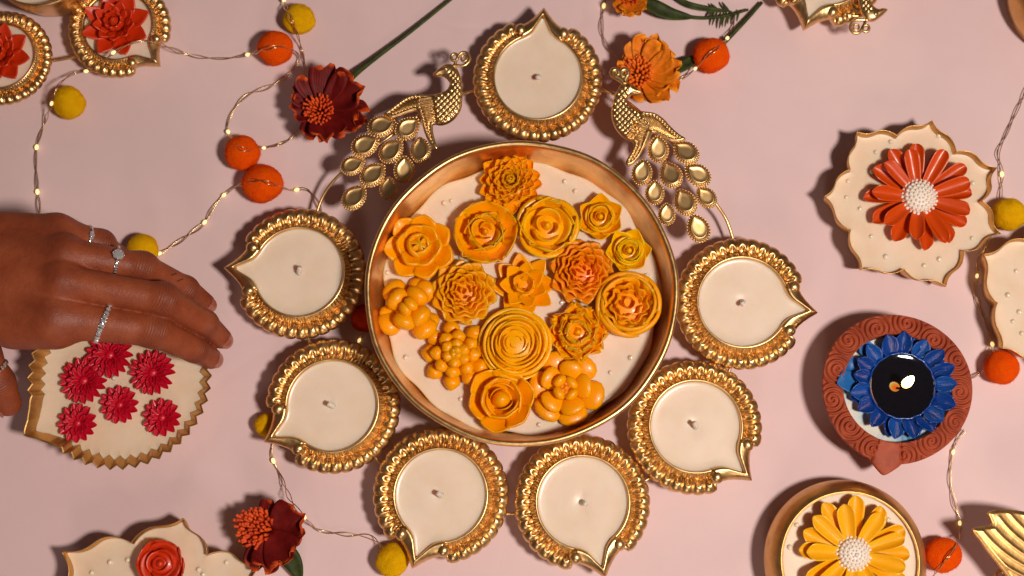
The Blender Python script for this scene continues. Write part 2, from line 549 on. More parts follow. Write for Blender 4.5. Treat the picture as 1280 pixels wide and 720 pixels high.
FEATHERS_L = [((476,158.5),19,20),((509,162),18,45),((456,183.5),19,25),((488.5,190),18.5,45),((526,190),17.5,95),((440.6,208.5),16.5,25),((465.6,219.6),19,45),((505.6,213.8),17.5,88),((443,249),19,50),((486,236.7),15.5,90)]
FEATHERS_R = [((822.7,188),17.5,95),((858,192),18.5,140),((802,218),17,80),((839,220),18.5,112),((872.7,220),18.5,145),((818,243),16,88),((856.7,254),18.5,115),((883,248),15.5,130),((833,270),14.5,92),((873,287),19,112)]
def tearW(L): return L * .80
def peacock(parent, body, top, feathers, crest, zc, name="peacock"):
    c = np.array(body).mean(0)
    org = P(c[0], c[1], zc)
    me = relief(name, body, top, zc, mat=GOLD, org=org, h=.7)
    o = ob(name, me, parent); o.location = org - parent.location
    o["label"] = "embossed gold peacock with scaled breast and ribbed wings"
    for i, ((x, y), L, an) in enumerate(feathers):
        f = ob("tail_feather", FEATHER_ME, o)
        p = P(x, y, zc) ; s = LEN(L, x, y, zc) * .92
        f.location = p - org + Vector((0, 0, (.05 + .10 * ((i * 7) % 3)) * CM))
        f.rotation_euler = (rnd.uniform(-.10, .10), rnd.uniform(-.10, .10), math.radians(an))
        f.scale = (s, s * .84, s * .95)
    geo = []
    for pts, r in crest:
        q = smooth_path([P(x, y, zc + zz) - org for x, y, zz in pts], 6)
        geo.append(tube(q, r * CM, 10))
    ob("crest", me_from("crest", *join_geo(geo), GOLD), o)
    return o
def loop(cx, cy, r, a0, a1, n=10, z=.2):
    return [(cx + r * math.cos(math.radians(a0 + (a1 - a0) * i / n)), cy - r * math.sin(math.radians(a0 + (a1 - a0) * i / n)), z) for i in range(n + 1)]
CREST_L = [(loop(568, 71.5, 4.2, -60, 300), .10), ([(566, 82, .2), (571, 82, .2), (580, 82, .2), (586, 77, .2), (587, 71, .2), (583, 66, .2), (577, 66, .2), (573, 70, .2), (570, 76, .2), (568, 82, .2)], .10), (loop(580, 73, 3.6, 0, 360), .07)]
CREST_R = [(loop(769, 91, 4.0, 0, 360), .17), (loop(780.5, 91.5, 4.6, 0, 360), .17), ([(768, 95, .2), (775, 99, .2), (781, 104, .2)], .2), ([(783, 96, .2), (781, 100, .2), (780, 104, .2)], .2)]

# ------------------------------------------------------------------ the peacock diya stand round the bowl
BC = P(652, 363, 3.0); BC.z = 0
stand = empty("peacock_diya_stand", BC)
tag(stand, "gold ring stand of seven beaded diya cups and two peacocks around the flower bowl", "candle stand")
DIYAS = [(672.5, 97, 7.5, -86.5), (373.5, 340.5, -98, -6), (415, 506.7, -90, 48), (550.5, 618, -36, 93), (728, 629, 27, 91), (869.5, 534, 74, 72), (928, 378, 97, 13)]
for d in DIYAS: add_diya(stand, *d)
rod(stand, [(600, 112), (578, 118), (545, 130), (480, 176), (428, 215), (404, 245), (392, 280)], zs=[1.3, 1.9, 2.5, 2.5, 2.2, 1.6, 1.2])
rod(stand, [(745, 110), (770, 119), (800, 140), (850, 190), (888, 245), (908, 275), (920, 312)], zs=[1.3, 1.9, 2.5, 2.5, 2.2, 1.6, 1.2])
rod(stand, [(918, 440), (912, 462), (902, 485)])
rod(stand, [(822, 588), (808, 600), (795, 606)])
rod(stand, [(655, 640), (640, 642), (622, 642)])
rod(stand, [(482, 583), (472, 575), (460, 560)])
rod(stand, [(380, 410), (386, 425), (392, 440)])
pk = peacock(stand, BODY_L, TOP_L, FEATHERS_L, CREST_L, 3.0)
peacock(stand, BODY_R, TOP_R, FEATHERS_R, CREST_R, 3.0)

# ================================================================== brass bowl with wax
bowl = empty("brass_bowl", BC)
tag(bowl, "large round brass bowl filled with cream wax holding orange wax flowers", "bowl")
bc_rim = P(652, 363.5, 6.0)
def bowl_geo():
    prof = [(.5, .30), (4.6, .28), (6.2, .7), (7.5, 1.7), (8.35, 3.0), (8.72, 4.2), (8.83, 5.2), (8.86, 5.75), (8.90, 5.95), (8.98, 6.05), (9.08, 6.08), (9.18, 6.05), (9.25, 5.96), (9.26, 5.84), (9.20, 5.74), (9.10, 5.68), (9.04, 5.4), (8.95, 4.2), (8.55, 2.8), (7.7, 1.5), (6.3, .45), (4.7, .05), (.5, .02)]
    n = 200
    th = np.linspace(0, 2 * math.pi, n, endpoint=False)
    p = np.array(prof)
    R = np.repeat(p[:, :1], n, 1); Z = np.repeat(p[:, 1:], n, 1)
    wob = .006 * np.sin(2 * th + 2.6) * 0 + .0022 * np.sin(7 * th + 1) + .0015 * np.sin(13 * th)
    R = R * (1 + wob)[None]
    # slightly oval, hand-spun
    V, F = polar(R, Z, th, True, True)
    V = [(x * 1.003 * CM, y * .988 * CM, z * CM + (.012 * CM * math.sin(3 * math.atan2(y, x)))) for x, y, z in V]
    return V, F
bo = ob("bowl_shell", me_from("bowl_shell", *bowl_geo(), GOLD_SMOOTH), bowl)
bo.location = Vector((bc_rim.x, bc_rim.y, 0)) - BC
def bowl_wax():
    n = 240
    th = np.linspace(0, 2 * math.pi, n, endpoint=False)
    edge = 8.42 + .10 * np.sin(9 * th + .6) + .07 * np.sin(17 * th + 2) + .06 * np.sin(5 * th + 1.1)
    fr = np.array([.02, .2, .4, .6, .8, .9, .96, .985, 1.0, 1.0])
    R = np.outer(fr, edge)
    z = np.array([3.60, 3.60, 3.60, 3.60, 3.60, 3.60, 3.61, 3.60, 3.52, 2.9])
    Z = np.repeat(z[:, None], n, 1) + .02 * np.sin(5 * th)[None] * fr[:, None] ** 4
    V, F = polar(R * CM, Z * CM, th, True)
    V = [(x, y * .99, z) for x, y, z in V]
    me = me_from("wax", V, F, CREAM); fix_normals(me); return me
wx = ob("wax", bowl_wax(), bowl); wx.location = bo.location
PEARL_ME = me_from("pearl", *ellipsoid((0, 0, 0), (.14 * CM,) * 3, 14, 10), PEARL)
def pearls(parent, lst, z, zoff=.06):
    for (x, y) in lst:
        q = ob("pearl", PEARL_ME, parent); q.location = P(x, y, z) + Vector((0, 0, zoff * CM)) - parent.location
        q.scale = (rnd.uniform(.9, 1.25),) * 3
pearls(bowl, [(555.5, 254), (564.5, 251.5), (706, 227), (719, 239), (485, 341), (577, 322), (507.5, 447), (576, 499), (788.5, 447.5), (763, 466), (674, 531), (808, 345), (649, 296), (702, 379), (705, 376)], 3.6)
# ================================================================== moulded wax flowers
def petal_geo(wid, cup=.25, curl=.5, thick=.10, nu=11, nv=9, tipz=0.0, ruffle=0.0, asym=0.0, seed=0):
    """unit petal along +X, width profile wid(u) (half width), bent upwards by curl radians; closed, with thickness; UV = (u, v)"""
    rr = random.Random(seed)
    V, F, UV = [], [], []
    us = [math.sin(math.pi / 2 * (i / (nu - 1)) ** .92) for i in range(nu)]
    px, pz = [0.0], [0.0]
    for i in range(1, nu):
        um = (us[i] + us[i - 1]) * .5
        a = curl * um
        px.append(px[-1] + (us[i] - us[i - 1]) * math.cos(a)); pz.append(pz[-1] + (us[i] - us[i - 1]) * math.sin(a))
    ph = rr.uniform(0, 6)
    def pt(i, v, side):
        u = us[i]; w = wid(u); a = curl * u
        z = cup * w * (v * v) * 1.0
        ed = (1 - v * v) ** .5 * min(1, (1 - u) * 4 + .15)
        z += side * thick * .5 * (.25 + .75 * ed)
        z += tipz * max(0, u - .8) ** 2 * 25
        if ruffle: z += ruffle * math.sin(v * 7 + ph) * u * u
        nx, nz = -math.sin(a), math.cos(a)
        return (px[i] + nx * z, v * w + asym * v * v * u, pz[i] + nz * z)
    vs = [-1 + 2 * j / (nv - 1) for j in range(nv)]
    for side in (1, -1):
        for i in range(nu):
            for v in vs:
                V.append(pt(i, v, side)); UV.append((us[i], .5 + .5 * v))
    B = nu * nv
    for i in range(nu - 1):
        for j in range(nv - 1):
            a, b, c, d = i * nv + j, i * nv + j + 1, (i + 1) * nv + j + 1, (i + 1) * nv + j
            F.append((d, c, b, a)); F.append((B + a, B + b, B + c, B + d))
    for i in range(nu - 1):
        for j in (0, nv - 1):
            a, d = i * nv + j, (i + 1) * nv + j
            F.append((a, d, B + d, B + a) if j else (d, a, B + a, B + d))
    for j in range(nv - 1):
        for i in (0, nu - 1):
            a, b = i * nv + j, i * nv + j + 1
            F.append((b, a, B + a, B + b) if i else (a, b, B + b, B + a))
    return V, F, UV
def shell_geo(A, r0, r1, H, flare, thick=.09, nu=8, nv=13, sag=.35, wav=0.0, seed=0):
    """upright wrapped petal: azimuth half width A, radius r0 (bottom) to r1 (top), lip rolled out by flare"""
    rr = random.Random(seed); ph = rr.uniform(0, 6)
    V, F, UV = [], [], []
    for side in (1, -1):
        for i in range(nu):
            u = i / (nu - 1)
            for j in range(nv):
                v = -1 + 2 * j / (nv - 1)
                r = r0 + (r1 - r0) * (1 - (1 - u) ** 2) + flare * u ** 5 * (1 - .5 * v * v)
                z = H * u * (1 - sag * abs(v) ** 3) - flare * .45 * u ** 8
                r += wav * math.sin(v * 5 + ph) * u
                t = thick * (1 - .45 * u) * (1 - .7 * v ** 4)
                r += side * t * .5 + .04 * v
                an = A * v
                V.append((r * math.cos(an), r * math.sin(an), z)); UV.append((u, .5 + .5 * v))
    B = nu * nv
    for i in range(nu - 1):
        for j in range(nv - 1):
            a, b, c, d = i * nv + j, i * nv + j + 1, (i + 1) * nv + j + 1, (i + 1) * nv + j
            F.append((a, b, c, d)); F.append((B + d, B + c, B + b, B + a))
        for j in (0, nv - 1):
            a, d = i * nv + j, (i + 1) * nv + j
            F.append((a, d, B + d, B + a))
    for j in range(nv - 1):
        a, b = (nu - 1) * nv + j, (nu - 1) * nv + j + 1
        F.append((a, b, B + b, B + a))
    return V, F, UV
W_ROUND = lambda u: .10 + .40 * math.sin(math.pi * min(1, u ** 1.25 * .97 + .0)) ** .75 if u < .985 else .14
W_SPOON = lambda u: (.16 + .30 * (u ** 1.5)) * (1 if u < .7 else max(.05, math.sqrt(max(0, 1 - ((u - .7) / .3) ** 2))))
W_FAT = lambda u: (.20 + .28 * math.sin(math.pi * .5 * min(1, u * 1.3))) * (1 if u < .62 else max(.05, math.sqrt(max(0, 1 - ((u - .62) / .38) ** 2))))
W_POINT = lambda u: .05 + .40 * math.sin(math.pi * u ** .8) ** .8 * (1 - .15 * u) if u < .99 else .02
W_WIDE = lambda u: (.25 + .42 * math.sin(math.pi * .5 * min(1, u * 1.4))) * (1 if u < .75 else max(.12, math.sqrt(max(0, 1 - ((u - .75) / .26) ** 2))))
W_DAISY = lambda u: (.075 + .085 * math.sin(math.pi * .5 * min(1, u * 1.3))) * (1 if u < .82 else max(.10, math.sqrt(max(0, 1 - ((u - .82) / .185) ** 2))))
PET = {
    'round': petal_geo(W_WIDE, .55, .75, .17),
    'dahlia': petal_geo(W_ROUND, .75, .55, .14, tipz=.05),
    'point': petal_geo(W_POINT, .55, .9, .13),
    'lotus': petal_geo(W_POINT, .35, .6, .16),
    'wide': petal_geo(W_WIDE, .5, .9, .13, ruffle=.05),
    'plump': petal_geo(W_SPOON, .12, .35, .42),
    'spoon': petal_geo(W_SPOON, .55, .7, .20),
    'fat': petal_geo(W_FAT, .40, .75, .30),
    'ruffle': petal_geo(W_WIDE, .5, .8, .15, ruffle=.09, nu=11, nv=13, seed=3),
    'sh_rose': shell_geo(1.15, .55, 1.0, 1.0, .24, thick=.20),
    'sh_lip': shell_geo(1.25, .62, 1.0, 1.0, .16, thick=.24),
    'sh_tight': shell_geo(1.3, .7, 1.0, .9, .03, thick=.15),
    'sh_ruf': shell_geo(.55, .7, 1.0, .9, .16, thick=.15, wav=.10, seed=5),
    'sh_cup': shell_geo(1.0, .55, 1.0, .95, -.10, thick=.16),
}
def egg_geo(tip=.0):
    V, F = ellipsoid((.5, 0, 0), (.5, .40, .36), 14, 10, Matrix.Rotation(math.pi / 2, 3, 'Y') @ Matrix.Diagonal((.72, .80, 1.0)) if False else None)
    out = []
    for p in V:
        x = p[0]; k = .62 + .50 * x - (tip * max(0, x - .7))
        out.append((x, p[1] * k, p[2] * k + .10 * x * x))
    return out, F, [(v[0], v[1]) for v in out]
PET['egg'] = egg_geo()
PET['berry'] = egg_geo(2.4)
_pm = {}
def pmesh(key, mat):
    k = (key, mat.name)
    if k not in _pm:
        v, f, uv = PET[key]
        _pm[k] = me_from("petal", v, f, mat, True, uv)
    return _pm[k]
CORE_V, CORE_F = ellipsoid((0, 0, 0), (1, 1, 1), 20, 12)
def core_me(mat):
    k = ('core', mat.name)
    if k not in _pm: _pm[k] = me_from("core", CORE_V, CORE_F, mat)
    return _pm[k]
def put_petal(parent, key, mat, az, ro, z, elev, L, Wd, T=None, roll=0.0, name="petal"):
    o = ob(name, pmesh(key, mat), parent)
    m = Matrix.Rotation(az, 4, 'Z') @ Matrix.Translation((ro, 0, z)) @ Matrix.Rotation(-elev, 4, 'Y') @ Matrix.Rotation(roll, 4, 'X') @ Matrix.Diagonal((L, Wd, T or (L + Wd) / 2, 1))
    o.matrix_local = m
    return o
def put_shell(parent, key, mat, az, r, h, z=0.0, lean=0.0, name="petal"):
    o = ob(name, pmesh(key, mat), parent)
    o.matrix_local = Matrix.Translation((0, 0, z)) @ Matrix.Rotation(az, 4, 'Z') @ Matrix.Rotation(lean, 4, 'Y') @ Matrix.Diagonal((r, r, h, 1))
    return o
def put_core(parent, mat, r, z, h, name="core"):
    o = ob(name, core_me(mat), parent); o.location = (0, 0, z); o.scale = (r, r, h)
    return o
def ring(parent, key, mat, n, ph, ro, z, elev, L, Wd, jit=.06, T=None):
    for i in range(n):
        put_petal(parent, key, mat, ph + 2 * math.pi * i / n + rnd.uniform(-jit, jit), ro, z, elev + rnd.uniform(-jit, jit), L * rnd.uniform(.94, 1.06), Wd * rnd.uniform(.94, 1.06), T, rnd.uniform(-jit, jit))
def shring(parent, key, mat, n, ph, r, h, z=0.0, lean=0.0, jit=.08):
    for i in range(n):
        put_shell(parent, key, mat, ph + 2 * math.pi * i / n + rnd.uniform(-jit, jit), r * rnd.uniform(.97, 1.03), h * rnd.uniform(.94, 1.06), z, lean)

OR = srgb(254, 174, 2); ORD = srgb(248, 144, 1); YE = srgb(244, 178, 22); RED = srgb(205, 45, 8)
ORANGE_WAX = wax_mat("orange_wax", OR, ORD, rough=.28, rad=.0026, sss=.7, spec=.3, coat=.2)
GOLDEN_WAX = wax_mat("golden_yellow_wax", srgb(255, 184, 3), srgb(252, 158, 1), rough=.26, rad=.0026, sss=.7, spec=.3, coat=.2)
YELLOW_WAX = wax_mat("yellow_wax", srgb(255, 196, 3), srgb(252, 170, 2), rough=.26, rad=.0026, sss=.7, spec=.3, coat=.2)
STAINED_WAX = wax_mat("orange_wax_red_stains", OR, ORD, RED, rough=.38, rad=.0026, sss=.6, spec=.3, coat=.15, stain_amt=.60)
REDDISH_WAX = wax_mat("reddish_orange_wax", srgb(253, 158, 2), srgb(248, 122, 1), srgb(232, 72, 1), rough=.4, rad=.0026, sss=.6, spec=.3, coat=.15, stain_amt=.55)

def f_dahlia(t, r, m):
    put_core(t, m, r * .75, r * .10, r * .45)
    ring(t, 'dahlia', m, 14, 0, r * .42, r * .02, .25, r * .62, r * .50)
    ring(t, 'dahlia', m, 13, .22, r * .30, r * .26, .42, r * .55, r * .47)
    ring(t, 'dahlia', m, 11, 0, r * .20, r * .42, .62, r * .48, r * .42)
    ring(t, 'dahlia', m, 9, .3, r * .12, r * .52, .85, r * .38, r * .36)
    ring(t, 'dahlia', m, 6, 0, r * .05, r * .58, 1.1, r * .30, r * .30)
    ring(t, 'dahlia', m, 3, .3, r * .01, r * .62, 1.3, r * .22, r * .24)
def f_round(t, r, m):
    put_core(t, m, r * .5, r * .08, r * .45)
    ring(t, 'fat', m, 7, .1, r * .30, r * .08, .15, r * .74, r * .78, T=r * .8)
    ring(t, 'fat', m, 6, .55, r * .20, r * .30, .42, r * .58, r * .70, T=r * .7)
    ring(t, 'fat', m, 4, .2, r * .12, r * .45, .75, r * .44, r * .62, T=r * .6)
    ring(t, 'fat', m, 3, .9, r * .02, r * .52, 1.05, r * .34, r * .60, T=r * .55)
def f_rose(t, r, m):
    put_core(t, m, r * .6, r * .1, r * .4)
    ring(t, 'wide', m, 5, .3, r * .30, r * .05, .22, r * .80, r * .92, T=r * .9)
    ring(t, 'wide', m, 4, .9, r * .22, r * .20, .58, r * .60, r * .80, T=r * .8)
    shring(t, 'sh_rose', m, 3, .4, r * .40, r * .74, r * .05)
    shring(t, 'sh_rose', m, 2, 1.3, r * .28, r * .80, r * .05, .08)
    shring(t, 'sh_rose', m, 2, .2, r * .17, r * .86, r * .05, .05)
    put_core(t, m, r * .09, r * .6, r * .26)
def f_rose_open(t, r, m):
    put_core(t, m, r * .6, r * .1, r * .4)
    ring(t, 'wide', m, 4, .3, r * .30, r * .05, .40, r * .76, r * 1.05, T=r)
    shring(t, 'sh_lip', m, 3, .0, r * .72, r * .64, 0, .06)
    shring(t, 'sh_lip', m, 2, .9, r * .54, r * .72, 0, .10)
    shring(t, 'sh_lip', m, 2, 2.2, r * .36, r * .80, r * .05, .08)
    shring(t, 'sh_lip', m, 2, .5, r * .20, r * .86, r * .05, .12)
    put_core(t, m, r * .12, r * .55, r * .28)
def f_small(t, r, m):
    put_core(t, m, r * .60, r * .1, r * .45)
    ring(t, 'point', m, 6, .3, r * .26, r * .05, .25, r * .86, r * 1.15)
    ring(t, 'point', m, 5, .93, r * .16, r * .22, .55, r * .70, r * 1.10)
    shring(t, 'sh_rose', m, 3, .4, r * .46, r * .72, r * .05)
    shring(t, 'sh_rose', m, 3, 1.3, r * .32, r * .84, r * .05)
    shring(t, 'sh_tight', m, 3, .3, r * .18, r * .92, r * .05)
    put_core(t, m, r * .12, r * .66, r * .24)
def f_peony(t, r, m):
    put_core(t, m, r * .72, r * .10, r * .50)
    shring(t, 'sh_ruf', m, 10, 0, r * .82, r * .55, 0)
    shring(t, 'sh_ruf', m, 10, .3, r * .70, r * .70, 0)
    shring(t, 'sh_ruf', m, 9, .1, r * .58, r * .82, 0)
    shring(t, 'sh_ruf', m, 8, .4, r * .46, r * .92, 0)
    shring(t, 'sh_ruf', m, 7, .2, r * .34, r * 1.0, 0)
    shring(t, 'sh_ruf', m, 5, .2, r * .22, r * 1.04, 0)
    shring(t, 'sh_tight', m, 2, .2, r * .10, r * 1.05, 0)
def f_lotus(t, r, m):
    put_core(t, m, r * .5, r * .05, r * .4)
    ring(t, 'lotus', m, 8, .0, r * .26, r * .02, .12, r * .78, r * .72)
    ring(t, 'lotus', m, 7, .4, r * .16, r * .20, .42, r * .68, r * .66)
    ring(t, 'lotus', m, 5, .1, r * .08, r * .32, .85, r * .55, r * .60)
    shring(t, 'sh_ruf', m, 5, .4, r * .26, r * .62, r * .1)
    shring(t, 'sh_ruf', m, 4, .1, r * .16, r * .66, r * .1)
def f_ball(t, r, m):
    put_core(t, m, r * .80, r * .15, r * .50)
    shring(t, 'sh_cup', m, 5, .2, r * 1.0, r * .72, 0)
    shring(t, 'sh_cup', m, 5, .8, r * .86, r * .88, 0)
    shring(t, 'sh_ruf', m, 8, .1, r * .66, r * .98, 0)
    shring(t, 'sh_ruf', m, 7, .4, r * .50, r * 1.06, 0)
    shring(t, 'sh_ruf', m, 6, .2, r * .34, r * 1.12, 0)
    shring(t, 'sh_tight', m, 3, .2, r * .16, r * 1.12, 0)
def f_ranunculus(t, r, m):
    put_core(t, m, r * .86, r * .22, r * .58)
    for i, (q, h) in enumerate([(1.0, .58), (.90, .76), (.79, .88), (.68, .96), (.57, 1.01), (.46, 1.04), (.35, 1.06), (.25, 1.06), (.15, 1.05)]):
        shring(t, 'sh_tight', m, 3 if q > .3 else 2, i * .9, r * q, r * h * .95, 0, rnd.uniform(0, .05))
def f_ruffle(t, r, m):
    put_core(t, m, r * .62, r * .12, r * .48)
    ring(t, 'ruffle', m, 8, .0, r * .30, r * .04, .16, r * .74, r * .62, .12, T=r * .7)
    ring(t, 'ruffle', m, 7, .4, r * .22, r * .26, .40, r * .58, r * .56, .12, T=r * .6)
    ring(t, 'ruffle', m, 5, .1, r * .14, r * .42, .66, r * .46, r * .50, .12, T=r * .5)
    shring(t, 'sh_ruf', m, 4, .4, r * .24, r * .80, 0)
    shring(t, 'sh_tight', m, 2, .5, r * .12, r * .84, 0)
    put_core(t, m, r * .12, r * .52, r * .22)
def f_plump(t, r, m):
    put_core(t, m, r * .5, r * .1, r * .45)
    ring(t, 'egg', m, 4, .2, r * .26, r * .18, .10, r * .78, r * 1.05, .2, r * .86)
    ring(t, 'egg', m, 3, 1.0, r * .34, r * .14, .05, r * .62, r * .80, .3, r * .7)
    ring(t, 'egg', m, 4, .6, r * .06, r * .44, .42, r * .68, r * .95, .2, r * .86)
    ring(t, 'egg', m, 2, .1, -r * .06, r * .66, .8, r * .46, r * .66, .16, r * .60)
def f_berry(t, r, m):
    put_core(t, m, r * .58, r * .1, r * .5)
    ring(t, 'berry', m, 9, .0, r * .42, r * .14, .10, r * .60, r * .70, .1, r * .70)
    ring(t, 'berry', m, 8, .35, r * .24, r * .40, .42, r * .52, r * .60, .1, r * .60)
    ring(t, 'berry', m, 6, .1, r * .10, r * .58, .80, r * .44, r * .52, .1, r * .52)
    ring(t, 'berry', m, 4, .5, r * .0, r * .66, 1.10, r * .36, r * .44, .1, r * .44)
def f_magnolia(t, r, m):
    put_core(t, m, r * .5, r * .1, r * .4)
    ring(t, 'spoon', m, 6, .2, r * .22, r * .04, .24, r * .86, r * 1.20, T=r * .9)
    ring(t, 'spoon', m, 4, .7, r * .14, r * .18, .62, r * .74, r * 1.25, T=r * .8)
    shring(t, 'sh_cup', m, 3, .3, r * .46, r * .80, 0)
    shring(t, 'sh_cup', m, 2, 1.0, r * .31, r * .88, 0)
    put_core(t, m, r * .24, r * .55, r * .32)
def f_spoon(t, r, m):
    put_core(t, m, r * .45, r * .05, r * .4)
    ring(t, 'egg', m, 6, .25, r * .28, r * .10, .12, r * .74, r * 1.06, .08, r * .50)
    ring(t, 'egg', m, 5, .7, r * .16, r * .28, .38, r * .60, r * .90, .08, r * .42)
    ring(t, 'egg', m, 4, .1, r * .08, r * .46, .85, r * .38, r * .56, .08, r * .40)
    for i in range(6):
        a = i * 1.05; k = 0 if i == 5 else 1
        c = ob("bud", core_me(REDDISH_WAX), t); c.location = (r * .11 * k * math.cos(a), r * .11 * k * math.sin(a), r * (.62 + .05 * (1 - k))); c.scale = (r * .085,) * 3
G_WF = "orange wax flowers set in the brass bowl"
BOWL_FLOWERS = [
    (638, 227, 40, f_dahlia, STAINED_WAX, 3.9, "orange wax dahlia of many small layered petals beside the brass bowl's rim"),
    (525, 309, 43, f_round, ORANGE_WAX, 0.4, "orange wax succulent flower with thick rounded petals next to the wax rose"),
    (607, 292, 42, f_rose, ORANGE_WAX, 1.2, "orange wax rose with a spiral bud between the dahlia and the thick-petalled succulent flower"),
    (684, 284, 41, f_rose_open, GOLDEN_WAX, 2.2, "golden wax rose with large wrapped petals beside the dahlia"),
    (750, 272, 31, f_small, GOLDEN_WAX, 0.2, "small orange wax rosebud with pointed petals beside the large golden rose"),
    (786, 314, 30, f_small, YELLOW_WAX, 1.9, "small yellow wax rosebud with pointed petals above the ball-shaped flower"),
    (728, 339, 38, f_peony, REDDISH_WAX, 0.7, "reddish orange ruffled wax carnation beside the ball-shaped wax flower"),
    (580, 365, 38, f_peony, STAINED_WAX, 2.5, "orange ruffled wax carnation with red stains beside the pointed lotus flower"),
    (655, 356, 40, f_lotus, ORANGE_WAX, 0.1, "orange wax lotus with broad pointed petals in the middle of the bowl"),
    (785, 381, 39, f_ball, STAINED_WAX, 1.4, "ball-shaped orange wax peony with red stains and smooth outer petals"),
    (645, 430, 40, f_ranunculus, GOLDEN_WAX, 0.0, "golden wax ranunculus of tight concentric petals"),
    (722, 416, 38, f_ruffle, ORANGE_WAX, 0.9, "ruffled orange wax flower with wavy petals between the ranunculus and the ball-shaped peony"),
    (512, 386, 40, f_plump, ORANGE_WAX, 0.5, "orange wax flower of a few plump egg-shaped petals at the bowl's edge"),
    (570, 443, 42, f_berry, ORANGE_WAX, 0.3, "orange wax succulent flower of many small berry-like petals"),
    (627, 500, 43, f_magnolia, ORANGE_WAX, 1.1, "orange wax magnolia with big cupped petals around a closed bud"),
    (707, 486, 45, f_spoon, ORANGE_WAX, 0.6, "orange wax flower of spoon-shaped petals around tiny round reddish buds"),
]
for (x, y, pr, fn, m, rz, lab) in BOWL_FLOWERS:
    r = LEN(pr * 1.07, x, y, 4.4)
    loc = P(x, y, 4.4); loc.z = 3.56 * CM
    t = empty("wax_flower", loc, rz)
    tag(t, lab, "wax flower", G_WF)
    fn(t, r, m)
# ================================================================== tins with a traced outline, filled with wax
def outline_tips(tips, notch, n=420, bulge=.50, cusp=.50):
    """tips: list of (angle deg, radius); lobes with pointed ogee tips; -> th, r"""
    tips = sorted(tips); m = len(tips)
    th = np.linspace(0, 2 * math.pi, n, endpoint=False); d = np.degrees(th)
    r = np.zeros(n)
    for i, a in enumerate(d):
        best = min(range(m), key=lambda k: abs((a - tips[k][0] + 180) % 360 - 180))
        ta, tr = tips[best]; df = (a - ta + 180) % 360 - 180
        nb = tips[(best + (1 if df >= 0 else -1)) % m]
        half = abs((nb[0] - ta + 180) % 360 - 180) / 2
        t = 1 - min(1, abs(df) / half)          # 0 notch .. 1 tip
        nr = notch if not callable(notch) else notch(a)
        A = tr - nr
        r[i] = nr + A * (bulge * math.sin(math.pi / 2 * min(1, t / .55)) ** .9 + cusp * t ** 7)
    return th, r
def tin_geo(th, r, H, zw, wall=.06, flare=0.0):
    """r in cm at the rim; -> tin verts/faces, wax verts/faces (cm scaled to m)"""
    one = np.ones_like(r)
    rim = r
    rings = [(rim * .02, .06), (rim * (.9 - flare) , .06), (rim * (1 - flare) - .12, .15), (rim - wall - flare * rim * .3, H * .6), (rim - wall, H - .03), (rim - wall * .5, H), (rim, H - .02), (rim - flare * rim * .3, H * .6), (rim * (1 - flare) - .02, .10), (rim * (.93 - flare), 0.0), (rim * .02, 0.0)]
    R = np.array([a for a, _ in rings]); Z = np.array([z * one for _, z in rings])
    V, F = polar(R * CM, Z * CM, th, True, True)
    t = zw / H
    rw = rim - wall - flare * rim * max(0, (1 - t)) * .75
    fr = np.array([.02, .2, .4, .6, .78, .9, .96, .985, 1.0])
    zz = np.array([0, 0, 0, 0, 0, 0, .005, .03, .05])
    WV, WF = polar(np.outer(fr, rw) * CM, (zw + np.repeat(zz[:, None], len(r), 1)) * CM, th, True)
    return (V, F), (WV, WF)
def make_tin(name, label, x, y, th, rpx, H, zw, flare=0.0, zref=None, mat=None, wall=.06, cat="candle", loc_z=0.0, group=None, wavy=0):
    zr = zref if zref is not None else H
    c = P(x, y, zr); loc = Vector((c.x, c.y, loc_z * CM))
    t = empty(name, loc)
    tag(t, label, cat, group)
    s = LEN(100, x, y, zr) / 100 / CM
    g, w = tin_geo(th, rpx * s, H, zw, wall, flare)
    me = me_from("tin", *g, mat or GOLD_TIN); me.flip_normals()
    ob("tin", me, t)
    wm = me_from("wax", *w, CREAM_TIN); fix_normals(wm)
    ob("wax", wm, t)
    return t, s
CREAM_TIN = wax_mat("ivory_wax", srgb(231, 207, 182), srgb(225, 197, 168), rough=.46, rad=.005, sss=.6, nscale=55, bump=.05)

W_SPIKE = lambda u: .07 + .20 * math.sin(math.pi * min(1, u ** 1.05)) ** .7 if u < .99 else .04
# ------------------------------------------------------------------ wax daisy: petals and a studded centre (part of a candle)
PET['daisy'] = petal_geo(W_DAISY, .9, .22, .085, nu=11, nv=9)
PET['daisy2'] = petal_geo(W_DAISY, .9, .25, .085, nu=11, nv=9)
PET['spike'] = petal_geo(W_SPIKE, .9, .30, .09)
def stud_centre():
    parts = [ellipsoid((0, 0, 0), (.86, .86, .42), 24, 12)]
    for k, (rad, n, z, s) in enumerate([(.92, 26, -.02, .10), (.76, 22, .20, .09), (.58, 17, .32, .085), (.38, 12, .39, .08), (.18, 6, .42, .07)]):
        for i in range(n):
            a = 2 * math.pi * (i + .5 * (k % 2)) / n
            parts.append(ellipsoid((rad * math.cos(a), rad * math.sin(a), z), (s, s, s), 7, 5))
    return join_geo(parts)
STUD_V, STUD_F = stud_centre()
CENTRE_WAX = wax_mat("white_wax_centre", srgb(246, 228, 214), srgb(240, 214, 198), rough=.4, rad=.002, sss=.4, nscale=300)
STUD_ME = me_from("flower_centre", STUD_V, STUD_F, CENTRE_WAX)
def wick_at(parent, loc, L=.35, r=.11, az=.5, mat=None):
    p = smooth_path([Vector((0, 0, -.1)) * CM, Vector((0, 0, L * .5)) * CM, Vector((.06 * math.cos(az), .06 * math.sin(az), L)) * CM], 4)
    o = ob("wick", me_from("wick", *tube(p, r * CM, 8), mat or WICK), parent); o.location = loc
    return o
